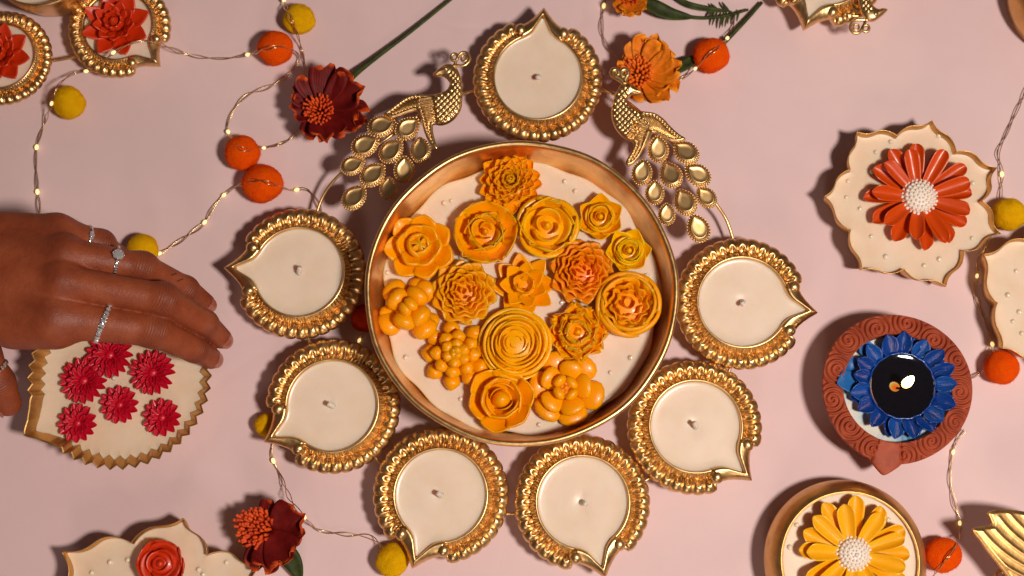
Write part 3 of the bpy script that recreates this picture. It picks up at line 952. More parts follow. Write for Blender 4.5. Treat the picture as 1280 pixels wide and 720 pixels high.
def daisy(parent, loc, r, mat, n=12, rc=.32, rz=0.0):
    f = empty("flower", loc, rz); f.parent = parent
    for i in range(n):
        a = 2 * math.pi * i / n + rnd.uniform(-.07, .07)
        put_petal(f, 'daisy', mat, a, r * .18, -r * .02, .10 + rnd.uniform(-.04, .05), r * .84 * rnd.uniform(.92, 1.04), r * rnd.uniform(.86, 1.0), r * .9, rnd.uniform(-.25, .25))
    for i in range(n - 3):
        a = 2 * math.pi * (i + .5) / (n - 3) + rnd.uniform(-.10, .10)
        put_petal(f, 'daisy2', mat, a, r * .16, r * .055, .13 + rnd.uniform(-.04, .05), r * .80 * rnd.uniform(.86, 1.05), r * rnd.uniform(.82, .98), r * .9, rnd.uniform(-.25, .25))
    c = ob("flower_centre", STUD_ME, f); c.location = (0, 0, r * .13); c.scale = (r * rc,) * 3
    return f

RED_ORANGE_WAX = wax_mat("red_orange_wax", srgb(212, 78, 2), srgb(196, 58, 1), rough=.36, rad=.0018, sss=.45, coat=.25)
YELLOW_DAISY_WAX = wax_mat("yellow_daisy_wax", srgb(250, 190, 12), srgb(242, 150, 8), rough=.34, rad=.0018, sss=.45, coat=.25)
CRIMSON_WAX = wax_mat("crimson_wax", srgb(206, 10, 44), srgb(184, 6, 34), rough=.40, rad=.0014, sss=.4, coat=.25)

# red daisy candle
def polar_tips(c, pts):
    return [(math.degrees(math.atan2(c[1] - y, x - c[0])) % 360, math.hypot(x - c[0], y - c[1])) for x, y in pts]
c0 = (1141, 252)
tips = polar_tips(c0, [(1170, 146), (1250, 208), (1250, 293), (1178, 360), (1074, 339), (1030, 245), (1074, 161)])
th, r = outline_tips(tips, 87)
can, s = make_tin("shaped_candle", "cream candle in a seven-pointed gold tin topped with a red-orange daisy", c0[0], c0[1], th, r, 2.4, 1.80, .10)
fl = daisy(can, P(1147, 248, 2.0) - can.location, LEN(69, 1147, 248, 2.8), RED_ORANGE_WAX, 12, .34)
wick_at(can, P(1150, 243, 2.55) - can.location, .3, .12)
pearls(can, [(1095, 190.5), (1113.5, 177.5), (1173, 170), (1058, 247), (1060, 227), (1075, 261), (1089, 296), (1107, 321), (1155, 332), (1174, 324), (1216, 229), (1215, 298), (1090, 215)], 1.8, .04)

# partly visible candle on the right
c1 = (1330, 372)
tips = polar_tips(c1, [(1232, 316), (1250, 436), (1335, 480), (1430, 430), (1438, 316), (1335, 272)])
th, r = outline_tips(tips, 84)
can, s = make_tin("shaped_candle", "cream candle in a gold tin without a flower on its near side, beside the yellow pompom", c1[0], c1[1], th, r, 2.4, 1.85, .10)
can["label"] = "cream pearl-dotted candle in a lobed gold tin beside the red daisy candle"
pearls(can, [(1270, 339), (1260, 369), (1274, 390), (1277, 417), (1266, 402)], 1.85, .04)
daisy(can, P(1345, 375, 2.0) - can.location, LEN(58, 1330, 372, 2.8), RED_ORANGE_WAX, 16, .34)

# rose candle at the bottom
c2 = (196, 770)
tips = polar_tips(c2, [(225, 648), (72, 690), (60, 830), (196, 900), (330, 830), (326, 706)])
th, r = outline_tips(tips, lambda a: 97 if a < 180 else 100)
can, s = make_tin("shaped_candle", "cream candle in a pointed gold tin topped with a red rose", c2[0], c2[1], th, r, 2.4, 1.80, .10)
rose = empty("rose", P(204, 704, 2.2) - can.location, .4); rose.parent = can
RED_ROSE_WAX = wax_mat("red_rose_wax", srgb(222, 62, 16), srgb(196, 38, 8), rough=.34, rad=.0018, sss=.45, coat=.25)
rr_ = LEN(34, 204, 704, 3)
put_core(rose, RED_ROSE_WAX, rr_ * .6, rr_ * .0, rr_ * .4)
ring(rose, 'wide', RED_ROSE_WAX, 5, .3, rr_ * .30, -rr_ * .1, .28, rr_ * .80, rr_ * .95)
shring(rose, 'sh_rose', RED_ROSE_WAX, 3, .9, rr_ * .62, rr_ * .60, -rr_ * .1)
shring(rose, 'sh_rose', RED_ROSE_WAX, 3, .3, rr_ * .42, rr_ * .68, -rr_ * .1)
shring(rose, 'sh_tight', RED_ROSE_WAX, 3, .8, rr_ * .25, rr_ * .74, -rr_ * .1)
put_core(rose, RED_ROSE_WAX, rr_ * .15, rr_ * .4, rr_ * .2)
pearls(can, [(138, 703), (248.5, 712), (283, 703), (254, 718), (115, 716), (160, 700)], 1.8, .04)

# ------------------------------------------------------------------ fluted diya-shaped tin held by the hand
def fluted_outline(base, spout_deg, nfl=46, n=920, amp=3.1):
    th = np.linspace(0, 2 * math.pi, n, endpoint=False)
    d = (np.degrees(th) - spout_deg + 180) % 360 - 180
    a = np.abs(d)
    tri = 2 * np.abs((d * nfl / 360) % 1 - .5)
    sp = np.interp(a, [0, 1.5, 6, 12, 18, 22, 26], [24, 22, 13, 6, 1.5, .3, 0])
    m = np.clip((a - 17) / 4, 0, 1)
    return th, base + amp * (2 * tri - 1) * m + sp
c3 = (149, 471)
th, r = fluted_outline(112, 212)
def held_tin():
    zr = 3.0
    c = P(c3[0], c3[1], zr); t = empty("fluted_candle", Vector((c.x, c.y, .0)))
    tag(t, "cream candle in a fluted gold diya-shaped tin with six crimson flowers, gripped by the hand", "candle")
    s = LEN(100, c3[0], c3[1], zr) / 100 / CM
    rim = r * s; mean = 112 * s; fl = rim - mean
    one = np.ones_like(rim)
    def lay(f, amp, off=0): return mean * f + fl * amp + off
    rings = [(one * .1, .25), (lay(.72, .3), .25), (lay(.80, .9), 1.0), (lay(.86, 1.0), 2.0), (lay(.985, 1.0), 2.98), (lay(1.0, 1.0), 3.0), (lay(1.0, 1.0, .05), 2.96), (lay(.93, 1.0, .05), 2.0), (lay(.82, .9, .04), .8), (lay(.74, .4, .04), .03), (one * .1, .0)]
    R = np.array([a * one for a, _ in rings]); Z = np.array([z * one for _, z in rings])
    V, F = polar(R * CM, Z * CM, th, True, True)
    me = me_from("tin", V, F, GOLD_TIN); me.flip_normals()
    for p in me.polygons: p.use_smooth = False
    ob("tin", me, t)
    fr = np.array([.02, .25, .5, .75, .88, .94, .97, 1.0])
    rw = [one * mean * .82 * f for f in fr[:4]] + [mean * .74 + fl * .08, mean * .80 + fl * .3, mean * .845 + fl * .7, mean * .892 + fl * 1.02]
    zz = [2.22] * 5 + [2.23, 2.24, 2.27]
    WV, WF = polar(np.array(rw) * CM, np.array([z * one for z in zz]) * CM, th, True)
    wm = me_from("wax", WV, WF, CREAM_TIN); fix_normals(wm); ob("wax", wm, t)
    return t
held = held_tin()
for i, (x, y, pr) in enumerate([(105.5, 476, 30), (138, 444, 30), (191.5, 466, 29), (150, 506, 24.5), (97.5, 529, 25), (203, 522, 24.5)]):
    f = empty("flower", P(x, y, 2.5) - held.location, i * .7); f.parent = held
    q = LEN(pr, x, y, 2.8)
    nn = 17 if pr > 26 else 13
    for k in range(nn):
        a = 2 * math.pi * k / nn
        put_petal(f, 'spike', CRIMSON_WAX, a + rnd.uniform(-.05, .05), q * .2, -.10 * CM, .08, q * .82, q * .62 * 17 / nn, q * .9, rnd.uniform(-.2, .2))
    for k in range(nn - 4):
        a = 2 * math.pi * (k + .5) / (nn - 4)
        put_petal(f, 'spike', CRIMSON_WAX, a + rnd.uniform(-.08, .08), q * .12, 0.0, .30, q * .62, q * .60 * 17 / nn, q * .9, rnd.uniform(-.2, .2))
    c = ob("flower_centre", core_me(CRIMSON_WAX), f); c.location = (0, 0, q * .10); c.scale = (q * .2, q * .2, q * .15)
wick_at(held, P(143, 473, 2.25) - held.location, .22, .12)

# ------------------------------------------------------------------ round belly tin with the yellow daisy
def round_tin(name, label, x, y, rpx, zr, mouth=.83):
    c = P(x, y, zr); t = empty(name, Vector((c.x, c.y, 0)))
    tag(t, label, "candle")
    R = LEN(rpx, x, y, zr) / CM
    prof = [(.2, .3), (R * .8, .3), (R * .95, 1.2), (R * .90, 2.4), (R * mouth - .02, 3.02), (R * mouth + .02, 3.10), (R * mouth + .09, 3.12), (R * mouth + .15, 3.06), (R * .90, 2.92), (R * .965, 2.45), (R, 1.7), (R * .985, 1.1), (R * .93, .5), (R * .84, .03), (.2, 0)]
    pp = [(v.x, v.y) for v in smooth_path([(a, b, 0) for a, b in prof], 3)]
    V, F = lathe([(a * CM, b * CM) for a, b in pp], 128, True, True)
    me = me_from("tin", V, F, GOLD_TIN); me.flip_normals(); ob("tin", me, t)
    V, F = lathe([(f * R * CM, z * CM) for f, z in [(.02, 2.84), (.5, 2.84), (mouth - .06, 2.84), (mouth - .02, 2.87), (mouth + .02, 2.90)]], 128, True)
    wm = me_from("wax", V, F, CREAM_TIN); fix_normals(wm); ob("wax", wm, t)
    return t
rt = round_tin("round_candle", "cream candle in a round gold tin topped with a yellow daisy", 1056, 701, 100.5, 1.7)
fl = daisy(rt, P(1065, 692, 3.05) - rt.location, LEN(72, 1065, 692, 3.2), YELLOW_DAISY_WAX, 12, .315)
wick_at(rt, P(1069, 694, 3.7) - rt.location, .3, .12)
pearls(rt, [(995.5, 656), (987, 684), (1110, 650)], 2.84, .05)
# dark brass dish cut by the frame
dk = round_tin("round_dish", "dark brass round dish alone beside the plain pink cloth, cut by the frame", 1342, -8, 80, 1.7)
dk["label"] = "round brass dish apart from the stands, only its curved side in view"; dk["category"] = "dish"

# ------------------------------------------------------------------ diya stands along the top edge
st2 = empty("diya_stand", Vector((P(60, -40, 0).x, P(60, -40, 0).y, 0)))
tag(st2, "gold diya stand with red waxed flowers in its beaded cups and a small bowl", "candle stand")
d1 = add_diya(st2, 148, 33, 50, 47, .80)
d2 = add_diya(st2, 2, 71, -40, -20, .76)
for d, (x, y, pr) in ((d1, (151, 35, 42)), (d2, (0, 68, 41))):
    for ch in list(d.children):
        if ch.name.startswith("wick"): bpy.data.objects.remove(ch)
    q = .042 / .8 * .5
    f = empty("flower", (0, 0, 2.25 * CM), .3); f.parent = d
    q = LEN(pr, x, y, 2) / .8 * 1.0
    for (n, ro, z, el, L, Wd, ph) in [(8, .28, .0, .12, .82, .95, 0), (9, .20, .12, .40, .58, .75, .3), (9, .10, .2, .75, .46, .6, .1), (6, .03, .25, 1.1, .38, .5, .4)]:
        for i in range(n):
            put_petal(f, 'lotus', RED_ROSE_WAX, ph + 6.283 * i / n, q * ro, q * z, el, q * L, q * Wd * .75, q * .8, name="flower_petal")
rod(st2, [(50, 77), (72, 75), (98, 70)], z=1.0)
rim = P(48, -62, 4.6)
prof = [(.3, .3), (2.0, .3), (3.0, 1.2), (3.35, 3.0), (3.42, 4.3), (3.46, 4.55), (3.54, 4.62), (3.63, 4.58), (3.66, 4.46), (3.58, 4.3), (3.5, 3.0), (3.1, 1.1), (2.1, .03), (.3, 0)]
V, F = lathe([(a * CM, b * CM) for a, b in prof], 96, True, True)
me = me_from("bowl_shell", V, F, GOLD_SMOOTH); me.flip_normals()
bb = ob("bowl_shell", me, st2); bb.location = Vector((rim.x, rim.y, 0.0005)) - st2.location
V, F = lathe([(a * CM, b * CM) for a, b in [(.05, 3.3), (2, 3.3), (3.3, 3.3), (3.4, 3.36)]], 96, True)
wm = me_from("wax", V, F, CREAM); fix_normals(wm); ob("wax", wm, bb)

st3 = empty("peacock_diya_stand", Vector((P(1035, -40, 0).x, P(1035, -40, 0).y, 0)))
tag(st3, "gold diya cup with a small peacock head, its pointed spout showing, apart from the bowl", "candle stand")
st3["label"] = "gold beaded diya cup with peacock head joined beside its spout, away from the bowl"
add_diya(st3, 1032, -42, -31, 86, .95)
def rot180(poly, cx=1650, cy=107): return [(cx - x, cy - y) for x, y in poly]
def top_rot(X, Y, d): return TOP_L(1650 - X, 107 - Y, d)
crest_r = [([(1650 - x, 107 - y, z) for x, y, z in pts], rr) for pts, rr in CREST_L]
peacock(st3, rot180(BODY_L), top_rot, [((1650 - x, 107 - y), L, an + 180) for (x, y), L, an in FEATHERS_L[:6]], crest_r, 2.6)
rod(st3, [(1055, 18), (1070, 20), (1085, 18)], z=2.0)

# ------------------------------------------------------------------ embossed fan tail
FAN = [(1210, 662), (1222, 658), (1236, 656), (1234, 648), (1232, 640), (1250, 636.5), (1280, 639), (1310, 648), (1330, 668), (1336, 705), (1326, 745), (1300, 762), (1280, 750), (1257, 720), (1243, 703), (1230, 688), (1219, 674)]
def fan_top(X, Y, d):
    T = 2.0 + 1.8 * sst(d, 0, 5)
    # curved ridges fanning from upper left to lower right
    u = (X - 1210) * .53 + (Y - 640) * .85      # along
    v = (X - 1210) * .80 - (Y - 662) * .60      # across
    v = v - .0035 * (u - 20) ** 2
    w = 14.0
    ph = (v - 9) / w
    rid = np.exp(-((ph - np.round(ph)) * w / 2.6) ** 2)
    start = sst(u, 18, 26)
    return T + 1.1 * rid * sst(d, 3, 6) * start
fan_o = P(1270, 690, 3.2)
fan = empty("peacock_ornament", Vector((fan_o.x, fan_o.y, 0)))
tag(fan, "embossed gold fan tail ornament with curved ridges beside the orange pompom", "ornament")
fm = ob("tail_plate", relief("tail_plate", FAN, fan_top, 3.2, mat=GOLD_TIN, org=fan.location, h=.7, smooth_n=3), fan)
fm.rotation_euler = (0, .17, 0); fm.location = (-.032 * math.sin(.17), 0, .001)
pts = [P(1285, 700, 3.0), P(1290, 705, 1.5), P(1292, 706, .05)]
ob("leg", me_from("leg", *tube([p - fan.location for p in pts], .3 * CM, 10), GOLD_SMOOTH), fan)
lp = [P(x, y, .6) - fan.location for x, y, _ in loop(1250, 719, 5, 200, -60)]
ob("wire_curl", me_from("wire_curl", *tube(smooth_path(lp, 4), .1 * CM, 8), GOLD_SMOOTH), fan)
# ================================================================== terracotta diya with blue petals and a flame
def clay_mat():
    t = NT("terracotta"); co = t.coord()
    n = t.noise(120, 5, co); n2 = t.noise(900, 3, co)
    c = t.ramp(n, [(.3, srgb(140, 56, 30)), (.6, srgb(166, 72, 42)), (.8, srgb(180, 88, 54))])
    t.set(Base_Color=c, Roughness=.62, Normal=t.bump(n2, .25, .0006), Specular_IOR_Level=.35)
    return t.m
CLAY = clay_mat()
tc = P(1122, 485, 3.0)
clay = empty("terracotta_diya", Vector((tc.x, tc.y, 0)))
tag(clay, "terracotta oil lamp with carved swirl rim, blue wax petals and a lit flame", "oil lamp")
def clay_geo():
    s = LEN(100, 1122, 485, 3.0) / 100 / CM
    N = 1000
    th = np.linspace(0, 2 * math.pi, N, endpoint=False)
    sa = DIRA(-20, 106)
    d = (np.degrees(th - sa) + 180) % 360 - 180; a = np.abs(d)
    sp = np.interp(a, [0, 2, 6, 10, 12.5, 15], [15, 13.5, 8, 3, 0, 0])
    out = (93.5 + sp + 1.2 * np.sin(3 * th + 1)) * s
    inn = 68.0 * s * np.ones(N)
    nm = 13
    ma = sa + (np.arange(nm) + .5) * 2 * math.pi / nm
    mr = np.where(np.arange(nm) % 2 == 0, 83.5, 77.5)
    spm = np.clip((a - 9.5) / 2.5, 0, 1)
    groove = 1 - np.exp(-((a - 11.5) / 1.2) ** 2)
    R, Z = [], []
    def add(r, z): R.append(r * np.ones(N)); Z.append(z * np.ones(N))
    add(np.full(N, .3), 1.0); add(inn * .80, 1.0); add(inn * .97, 1.8); add(inn * .99, 2.7); add(inn * 1.0, 2.9)
    K = 24
    for k in range(K + 1):
        f = k / K
        r = inn * (1 - f) + out * f
        rp = (r - inn) / (out - inn) * 25.5 + 68
        x = rp * np.cos(th); y = rp * np.sin(th)
        best = np.full(N, 1e9); h = np.zeros(N)
        for j in range(nm):
            dx = x - mr[j] * math.cos(ma[j]); dy = y - mr[j] * math.sin(ma[j])
            rho = np.hypot(dx, dy); ph = np.arctan2(dy, dx) - ma[j]
            hh = np.cos(2 * math.pi * rho / 6.2 - ph * (1 if j % 2 else -1))
            m = rho < best; h = np.where(m, hh, h); best = np.minimum(best, rho)
        dome = .16 * math.sin(math.pi * min(1, f * .92 + .06)) ** .6
        hh = .11 * np.sign(h) * np.abs(h) ** .6 * math.sin(math.pi * min(1, max(0, f * 1.02 - .01))) ** .3
        z = 2.92 + dome - .10 * f + hh * spm
        z = z - .13 * (1 - groove)
        z = np.where(a < 11, z - .06 * (1 - a / 11) * math.sin(math.pi * f), z)
        add(r, z)
    add(out * 1.005, 2.6); add(out * .97, 1.9); add(out * .85, .8); add(out * .68, .05); add(np.full(N, .3), 0.0)
    V, F = polar(np.array(R) * CM, np.array(Z) * CM, th, True, True)
    me = me_from("clay_bowl", V, F, CLAY); me.flip_normals()
    return me
ob("clay_bowl", clay_geo(), clay)
MARBLE_WAX = None
def marble():
    t = NT("blue_white_wax"); co = t.coord()
    n = t.noise(45, 3, co, dist=1.2)
    c = t.ramp(n, [(.35, srgb(232, 222, 208)), (.52, srgb(190, 208, 214)), (.66, srgb(70, 130, 175))])
    t.set(Base_Color=c, Roughness=.25, Subsurface_Weight=.4, Subsurface_Scale=.002)
    return t.m
mw = lathe([(r * CM, z * CM) for r, z in [(.1, 2.25), (2.2, 2.25), (3.1, 2.27), (3.32, 2.36)]], 96, True)
wm = me_from("wax", *mw, marble()); fix_normals(wm)
w_ = ob("wax", wm, clay); w_.location = Vector((.0, .0, 0))
BLUE_WAX = wax_mat("blue_wax", srgb(18, 66, 150), srgb(8, 34, 104), rough=.16, rad=.001, sss=.3, nscale=200)
LBLUE_WAX = wax_mat("light_blue_wax", srgb(40, 110, 176), srgb(26, 84, 150), rough=.3, rad=.001, sss=.3, nscale=200)
LBLUE_WAX2 = wax_mat('mid_blue_wax', srgb(26, 84, 166), srgb(12, 48, 124), rough=.16, rad=.001, sss=.3, nscale=200)
pool_c = P(1129, 482, 2.9) - clay.location
PET['blue'] = petal_geo(lambda u: (.16 + .22 * math.sin(math.pi * min(1, u ** .9 * .9))) * (1 if u < .8 else max(.1, math.sqrt(max(0, 1 - ((u - .8) / .21) ** 2)))), .8, .5, .16)
pc0 = Vector((pool_c.x, pool_c.y, 2.42 * CM))
bf = empty("petal_ring", pc0); bf.parent = clay
q = LEN(100, 1129, 482, 2.9) / 100
for i in range(17):
    a = 2 * math.pi * i / 17 + rnd.uniform(-.08, .08)
    put_petal(bf, 'blue', BLUE_WAX if i % 3 else LBLUE_WAX2, a, 41 * q, .02 * CM, .30 + rnd.uniform(-.12, .12), 30 * q * rnd.uniform(.9, 1.05), 30 * q * rnd.uniform(.9, 1.08), 28 * q, rnd.uniform(-.2, .2))
for i in range(12):
    a = 2 * math.pi * (i + .5) / 12 + rnd.uniform(-.08, .08)
    put_petal(bf, 'blue', BLUE_WAX, a, 40 * q, -.08 * CM, .08, 27 * q * rnd.uniform(.9, 1.1), 28 * q, 28 * q, rnd.uniform(-.2, .2))
# wax collar that holds the oil
cv, cf = lathe([(36 * q, .05 * CM), (41 * q, .0), (42.5 * q, .22 * CM), (41.5 * q, .36 * CM), (40.0 * q, .28 * CM), (39.5 * q, .05 * CM)], 64, wob=lambda t: .012 * np.sin(17 * t))
ob("collar", me_from("collar", cv, cf, BLUE_WAX), bf)
lb = put_petal(clay, 'lotus', LBLUE_WAX, 0, 0, 0, .1, .02, .02, .015, name="blue_leaf")
lb.matrix_local = Matrix.Translation(P(1069, 474, 2.6) - clay.location) @ Matrix.Rotation(math.pi + .25, 4, 'Z') @ Matrix.Rotation(-.2, 4, 'Y') @ Matrix.Diagonal((.0145, .017, .012, 1))
for (x, y, a) in [(1060, 455, 2.4), (1078, 438, 2.0)]:
    l2 = put_petal(clay, 'lotus', LBLUE_WAX, 0, 0, 0, .1, .02, .02, .015, name="blue_leaf")
    l2.matrix_local = Matrix.Translation(P(x + 8, y + 6, 2.5) - clay.location) @ Matrix.Rotation(a, 4, 'Z') @ Matrix.Rotation(-.1, 4, 'Y') @ Matrix.Diagonal((.011, .012, .010, 1))
def oil():
    t = NT("dark_molten_wax"); t.set(Base_Color=(.004, .004, .007), Roughness=.04, Specular_IOR_Level=.55); return t.m
V, F = lathe([(r * q, z * CM) for r, z in [(.5, .20), (30, .20), (38.5, .205), (40.4, .235), (41.2, .28)]], 96, True)
om = me_from("molten_wax", V, F, oil()); fix_normals(om); ob("molten_wax", om, bf)
def charred():
    t = NT("charred_wick"); t.set(Base_Color=(.01, .008, .007), Roughness=.9); return t.m
wb = P(1127, 486, 2.6) - clay.location; wt = P(1132, 481, 3.75) - clay.location
wp = smooth_path([wb, wb * .5 + wt * .5 + Vector((.0006, 0, 0)), wt], 5)
ob("wick", me_from("wick", *tube(wp, .07 * CM, 8), charred()), clay)
def flame_mat():
    t = NT("flame"); co = t.coord('Generated')
    sx = t.n('ShaderNodeSeparateXYZ'); t.l(co, sx.inputs[0])
    c = t.ramp(sx.outputs['Z'], [(0, srgb(255, 110, 20)), (.25, srgb(255, 180, 70)), (.6, srgb(255, 232, 165))])
    t.set(Base_Color=(0, 0, 0), Emission_Color=c, Emission_Strength=16.0, Roughness=1.0)
    return t.m
V, F = ellipsoid((0, 0, .55 * CM), (.34 * CM, .30 * CM, .68 * CM), 18, 16)
V = [(x * (1.1 - .6 * z / (1.25 * CM)) + z * .12, y * (1.1 - .6 * z / (1.25 * CM)) + z * .30, z) for x, y, z in V]
fl = ob("flame", me_from("flame", V, F, flame_mat()), clay)
fl.location = P(1131.5, 481, 3.7) - clay.location

# ================================================================== felt pompoms
def pompom_mesh(seed):
    rr = random.Random(seed)
    V, F = ellipsoid((0, 0, 0), (1, 1, 1), 44, 28)
    off = Vector((seed * 7.1, 0, 0))
    out = []
    for p in V:
        p = Vector(p)
        k = 1 + .09 * noise.noise(p * 1.3 + off) + .035 * noise.noise(p * 5 + off) + .02 * noise.noise(p * 14 + off)
        out.append(p * k)
    V = out
    for i in range(2600):
        d = Vector((rr.gauss(0, 1), rr.gauss(0, 1), rr.gauss(0, 1))).normalized()
        t = d.cross(Vector((rr.gauss(0, 1), rr.gauss(0, 1), rr.gauss(0, 1)))).normalized()
        k = 1 + .09 * noise.noise(d * 1.3 + off)
        b = len(V); L = rr.uniform(.04, .15)
        e = (d + t * rr.uniform(.2, 1.2)).normalized()
        s = d.cross(t) * .007
        V += [d * k * .985 - s, d * k * .985 + s, d * k * .985 + e * L]
        F.append((b, b + 1, b + 2))
    return V, F
def felt(name, c1, c2):
    t = NT(name); co = t.coord()
    n = t.noise(2.2, 4, co); n2 = t.noise(16, 4, co)
    c = t.ramp(n, [(.3, c2), (.65, c1)])
    c = t.mix(t.ramp(n2, [(.3, (0, 0, 0)), (.75, (.35, .35, .35))]), c, tuple(min(1, x * 1.25) for x in c1))
    t.set(Base_Color=c, Roughness=.95, Normal=t.bump(n2, .5, .06), Sheen_Weight=.35, Sheen_Roughness=.4, Sheen_Tint=(*c1, 1), Specular_IOR_Level=.1)
    return t.m
FELT_O = felt("orange_felt", (1.0, .105, .0), (1.0, .075, .0)); FELT_Y = felt("yellow_felt", srgb(250, 190, 4), srgb(244, 166, 2)); FELT_R = felt("red_felt", srgb(226, 62, 14), srgb(200, 42, 10))
POM = {}
for i in range(3):
    g = pompom_mesh(i + 1)
    for k, m in (('o', FELT_O), ('y', FELT_Y), ('r', FELT_R)): POM[(k, i)] = me_from("pompom", *g, m)
POMS = [
    (344, 60, 22.5, 'o', "orange felt pompom with wire across it, next to a yellow pompom"),
    (303, 191, 22.5, 'o', "smaller of two touching orange felt pompoms, with bulbs at both sides"),
    (328, 229, 25, 'o', "larger of two touching orange felt pompoms, beside the peacock's tail end"),
    (889, 69, 22, 'o', "orange felt pompom lying over the green flower stem"),
    (1252, 460, 21.5, 'o', "orange felt pompom beside the terracotta oil lamp"),
    (1179, 694, 22.5, 'o', "orange felt pompom between the yellow daisy candle and the fan ornament"),
    (455, 398, 17, 'r', "red felt pompom mostly hidden under the brass bowl's side"),
    (374, 24, 19.5, 'y', "yellow felt pompom beside the orange pompom, away from any candle"),
    (86, 128, 20.5, 'y', "yellow felt pompom below the gold cups with red flowers"),
    (178, 312, 20, 'y', "yellow felt pompom half hidden behind the ringed hand"),
    (1262, 268, 21, 'y', "yellow felt pompom between the two pearl-dotted candles"),
    (491, 700, 21, 'y', "yellow felt pompom tucked under a diya cup's spout at the wire's end"),
    (334, 532, 16, 'y', "yellow felt pompom peeking out from under a diya cup, mostly hidden"),
]
for i, (x, y, pr, k, lab) in enumerate(POMS):
    r = LEN(pr, x, y, 1)
    p = P(x, y, r / CM); p.z = r * .97
    o = ob("pompom", POM[(k, i % 3)], None, p)
    o.scale = (r * rnd.uniform(.95, 1.02), r * rnd.uniform(.95, 1.04), r * .96)
    o.rotation_euler = (rnd.uniform(0, 6), rnd.uniform(0, .4), rnd.uniform(0, 6))
    tag(o, lab, "pompom", "felt pompoms of the garland")

# ================================================================== fairy light wires
def wire_mat():
    t = NT("copper_wire"); t.set(Base_Color=srgb(214, 178, 132), Metallic=1.0, Roughness=.28); return t.m
WIRE = wire_mat()
def bulb_mat():
    t = NT("warm_led"); t.set(Base_Color=srgb(255, 232, 180), Roughness=.12, Emission_Color=(1, .72, .28, 1), Emission_Strength=1.1, Coat_Weight=.6); return t.m
BULB = bulb_mat()
BULB_ME = me_from("bulb", *ellipsoid((0, 0, 0), (1.55, 1, 1), 12, 8), BULB)
def fairy(label, pts, bulbs, seed):
    rr = random.Random(seed)
    w = [P(p[0], p[1], p[2] if len(p) > 2 else .25) for p in pts]
    path = smooth_path(w, 10)
    org = Vector((path[0].x, path[0].y, 0))
    t = empty("fairy_lights", org); tag(t, label, "string lights", "fairy light wires between the candles")
    geo = []; L = 0; ph = rr.uniform(0, 6)
    strands = ([], [])
    for i, p in enumerate(path):
        if i: L += (p - path[i - 1]).length
        tn = (path[min(i + 1, len(path) - 1)] - path[max(i - 1, 0)]).normalized()
        sd = tn.cross(Vector((0, 0, 1))).normalized(); up = sd.cross(tn)
        amp = (.05 + .07 * (.5 + .5 * math.sin(L * 95 + ph))) * CM
        a = L * 210 + ph
        for k in (0, 1):
            q = p + (sd * math.cos(a + k * math.pi) + up * .5 * math.sin(a + k * math.pi)) * amp - org
            q.z = max(q.z, .035 * CM); strands[k].append(q)
    for st in strands: geo.append(tube(st, .030 * CM, 5))
    ob("wire", me_from("wire", *join_geo(geo), WIRE), t)
    for b in bulbs:
        p = P(b[0], b[1], b[2] if len(b) > 2 else .3)
        j = min(range(len(path)), key=lambda i: (path[i] - p).length)
        tn = (path[min(j + 1, len(path) - 1)] - path[max(j - 1, 0)]).normalized()
        o = ob("bulb", BULB_ME, t); o.location = path[j] - org + Vector((0, 0, .05 * CM)); s = rr.uniform(.10, .135) * CM
        o.scale = (s, s, s); o.rotation_euler = tn.to_track_quat('X', 'Z').to_euler()
    return t
fairy("fairy light wire running over the gold cup with red flower to the paired orange pompoms",
      [(50, 275), (47, 240), (45, 200), (47, 180), (56, 152), (64, 132, 1.6), (72, 108, 2.0), (92, 92, .8), (114, 88, 1.0), (128, 78, 2.4), (142, 66, 3.1), (160, 56, 3.2), (182, 51, 3.0), (205, 57, 1.8), (228, 66, .6), (255, 72, .3), (285, 73, .3), (312, 68, .6), (330, 62, 2.3), (348, 58, 2.4), (366, 62, 1.2), (374, 74, .3), (358, 96), (335, 109), (309, 119), (292, 138), (284, 158), (287, 168, .6), (296, 183, 2.2), (308, 187, 2.3), (324, 186, 1.2), (345, 182, .3), (364, 173), (376, 160), (382, 146)],
      [(48, 240), (47, 185), (66, 130, 1.7), (115, 88), (142, 67, 3.1), (313, 68), (287, 166), (330, 186, .8)], 1)
fairy("short fairy light wire at the yellow pompom and dark red marigold",
      [(354, -12), (356, 6, .8), (364, 24, 2.2), (372, 44, 1.2), (377, 62), (381, 80), (384, 95)], [(357, 4)], 2)
fairy("fairy light wire from the ringed hand across the larger orange pompom to the peacock's tail",
      [(402, 268), (398, 256), (388, 240), (378, 236), (366, 238), (352, 234, 1.4), (340, 230, 2.5), (328, 226, 2.7), (314, 226, 2.4), (302, 230, 1.0), (290, 236, .3), (274, 250), (264, 264), (256, 278), (240, 291), (218, 306), (199, 317, .5), (186, 314, .8)],
      [(370, 237), (277, 240), (254, 277), (199, 317)], 3)
fairy("short fairy light wire at the red pompom under the brass bowl", [(466, 392), (458, 410, .8), (450, 424), (442, 440)], [(449, 425)], 4)
fairy("fairy light wire crossing a dark red petal to the yellow pompom under the diya spout",
      [(344, 548), (340, 560), (341, 574), (352, 598), (364, 626, 1.6), (380, 646, 2.2), (392, 658, .8), (402, 664), (430, 668), (462, 671), (478, 684, 1.2)], [(342, 576), (381, 646, 2.2)], 5)
fairy("fairy light wire beside the diya cup dangling to the orange marigold",
      [(758, -8), (754, 12), (752, 34), (756, 52), (766, 66), (780, 78)], [(754, 8)], 6)
fairy("short fairy light wire with a big bulb at the pompom on the green stem",
      [(818, 107), (838, 103), (856, 96), (869, 86, .8), (880, 74, 2.0), (896, 60, 2.3), (909, 48, .8), (917, 30), (914, 20)], [(868, 86, .8), (909, 48, .8)], 7)
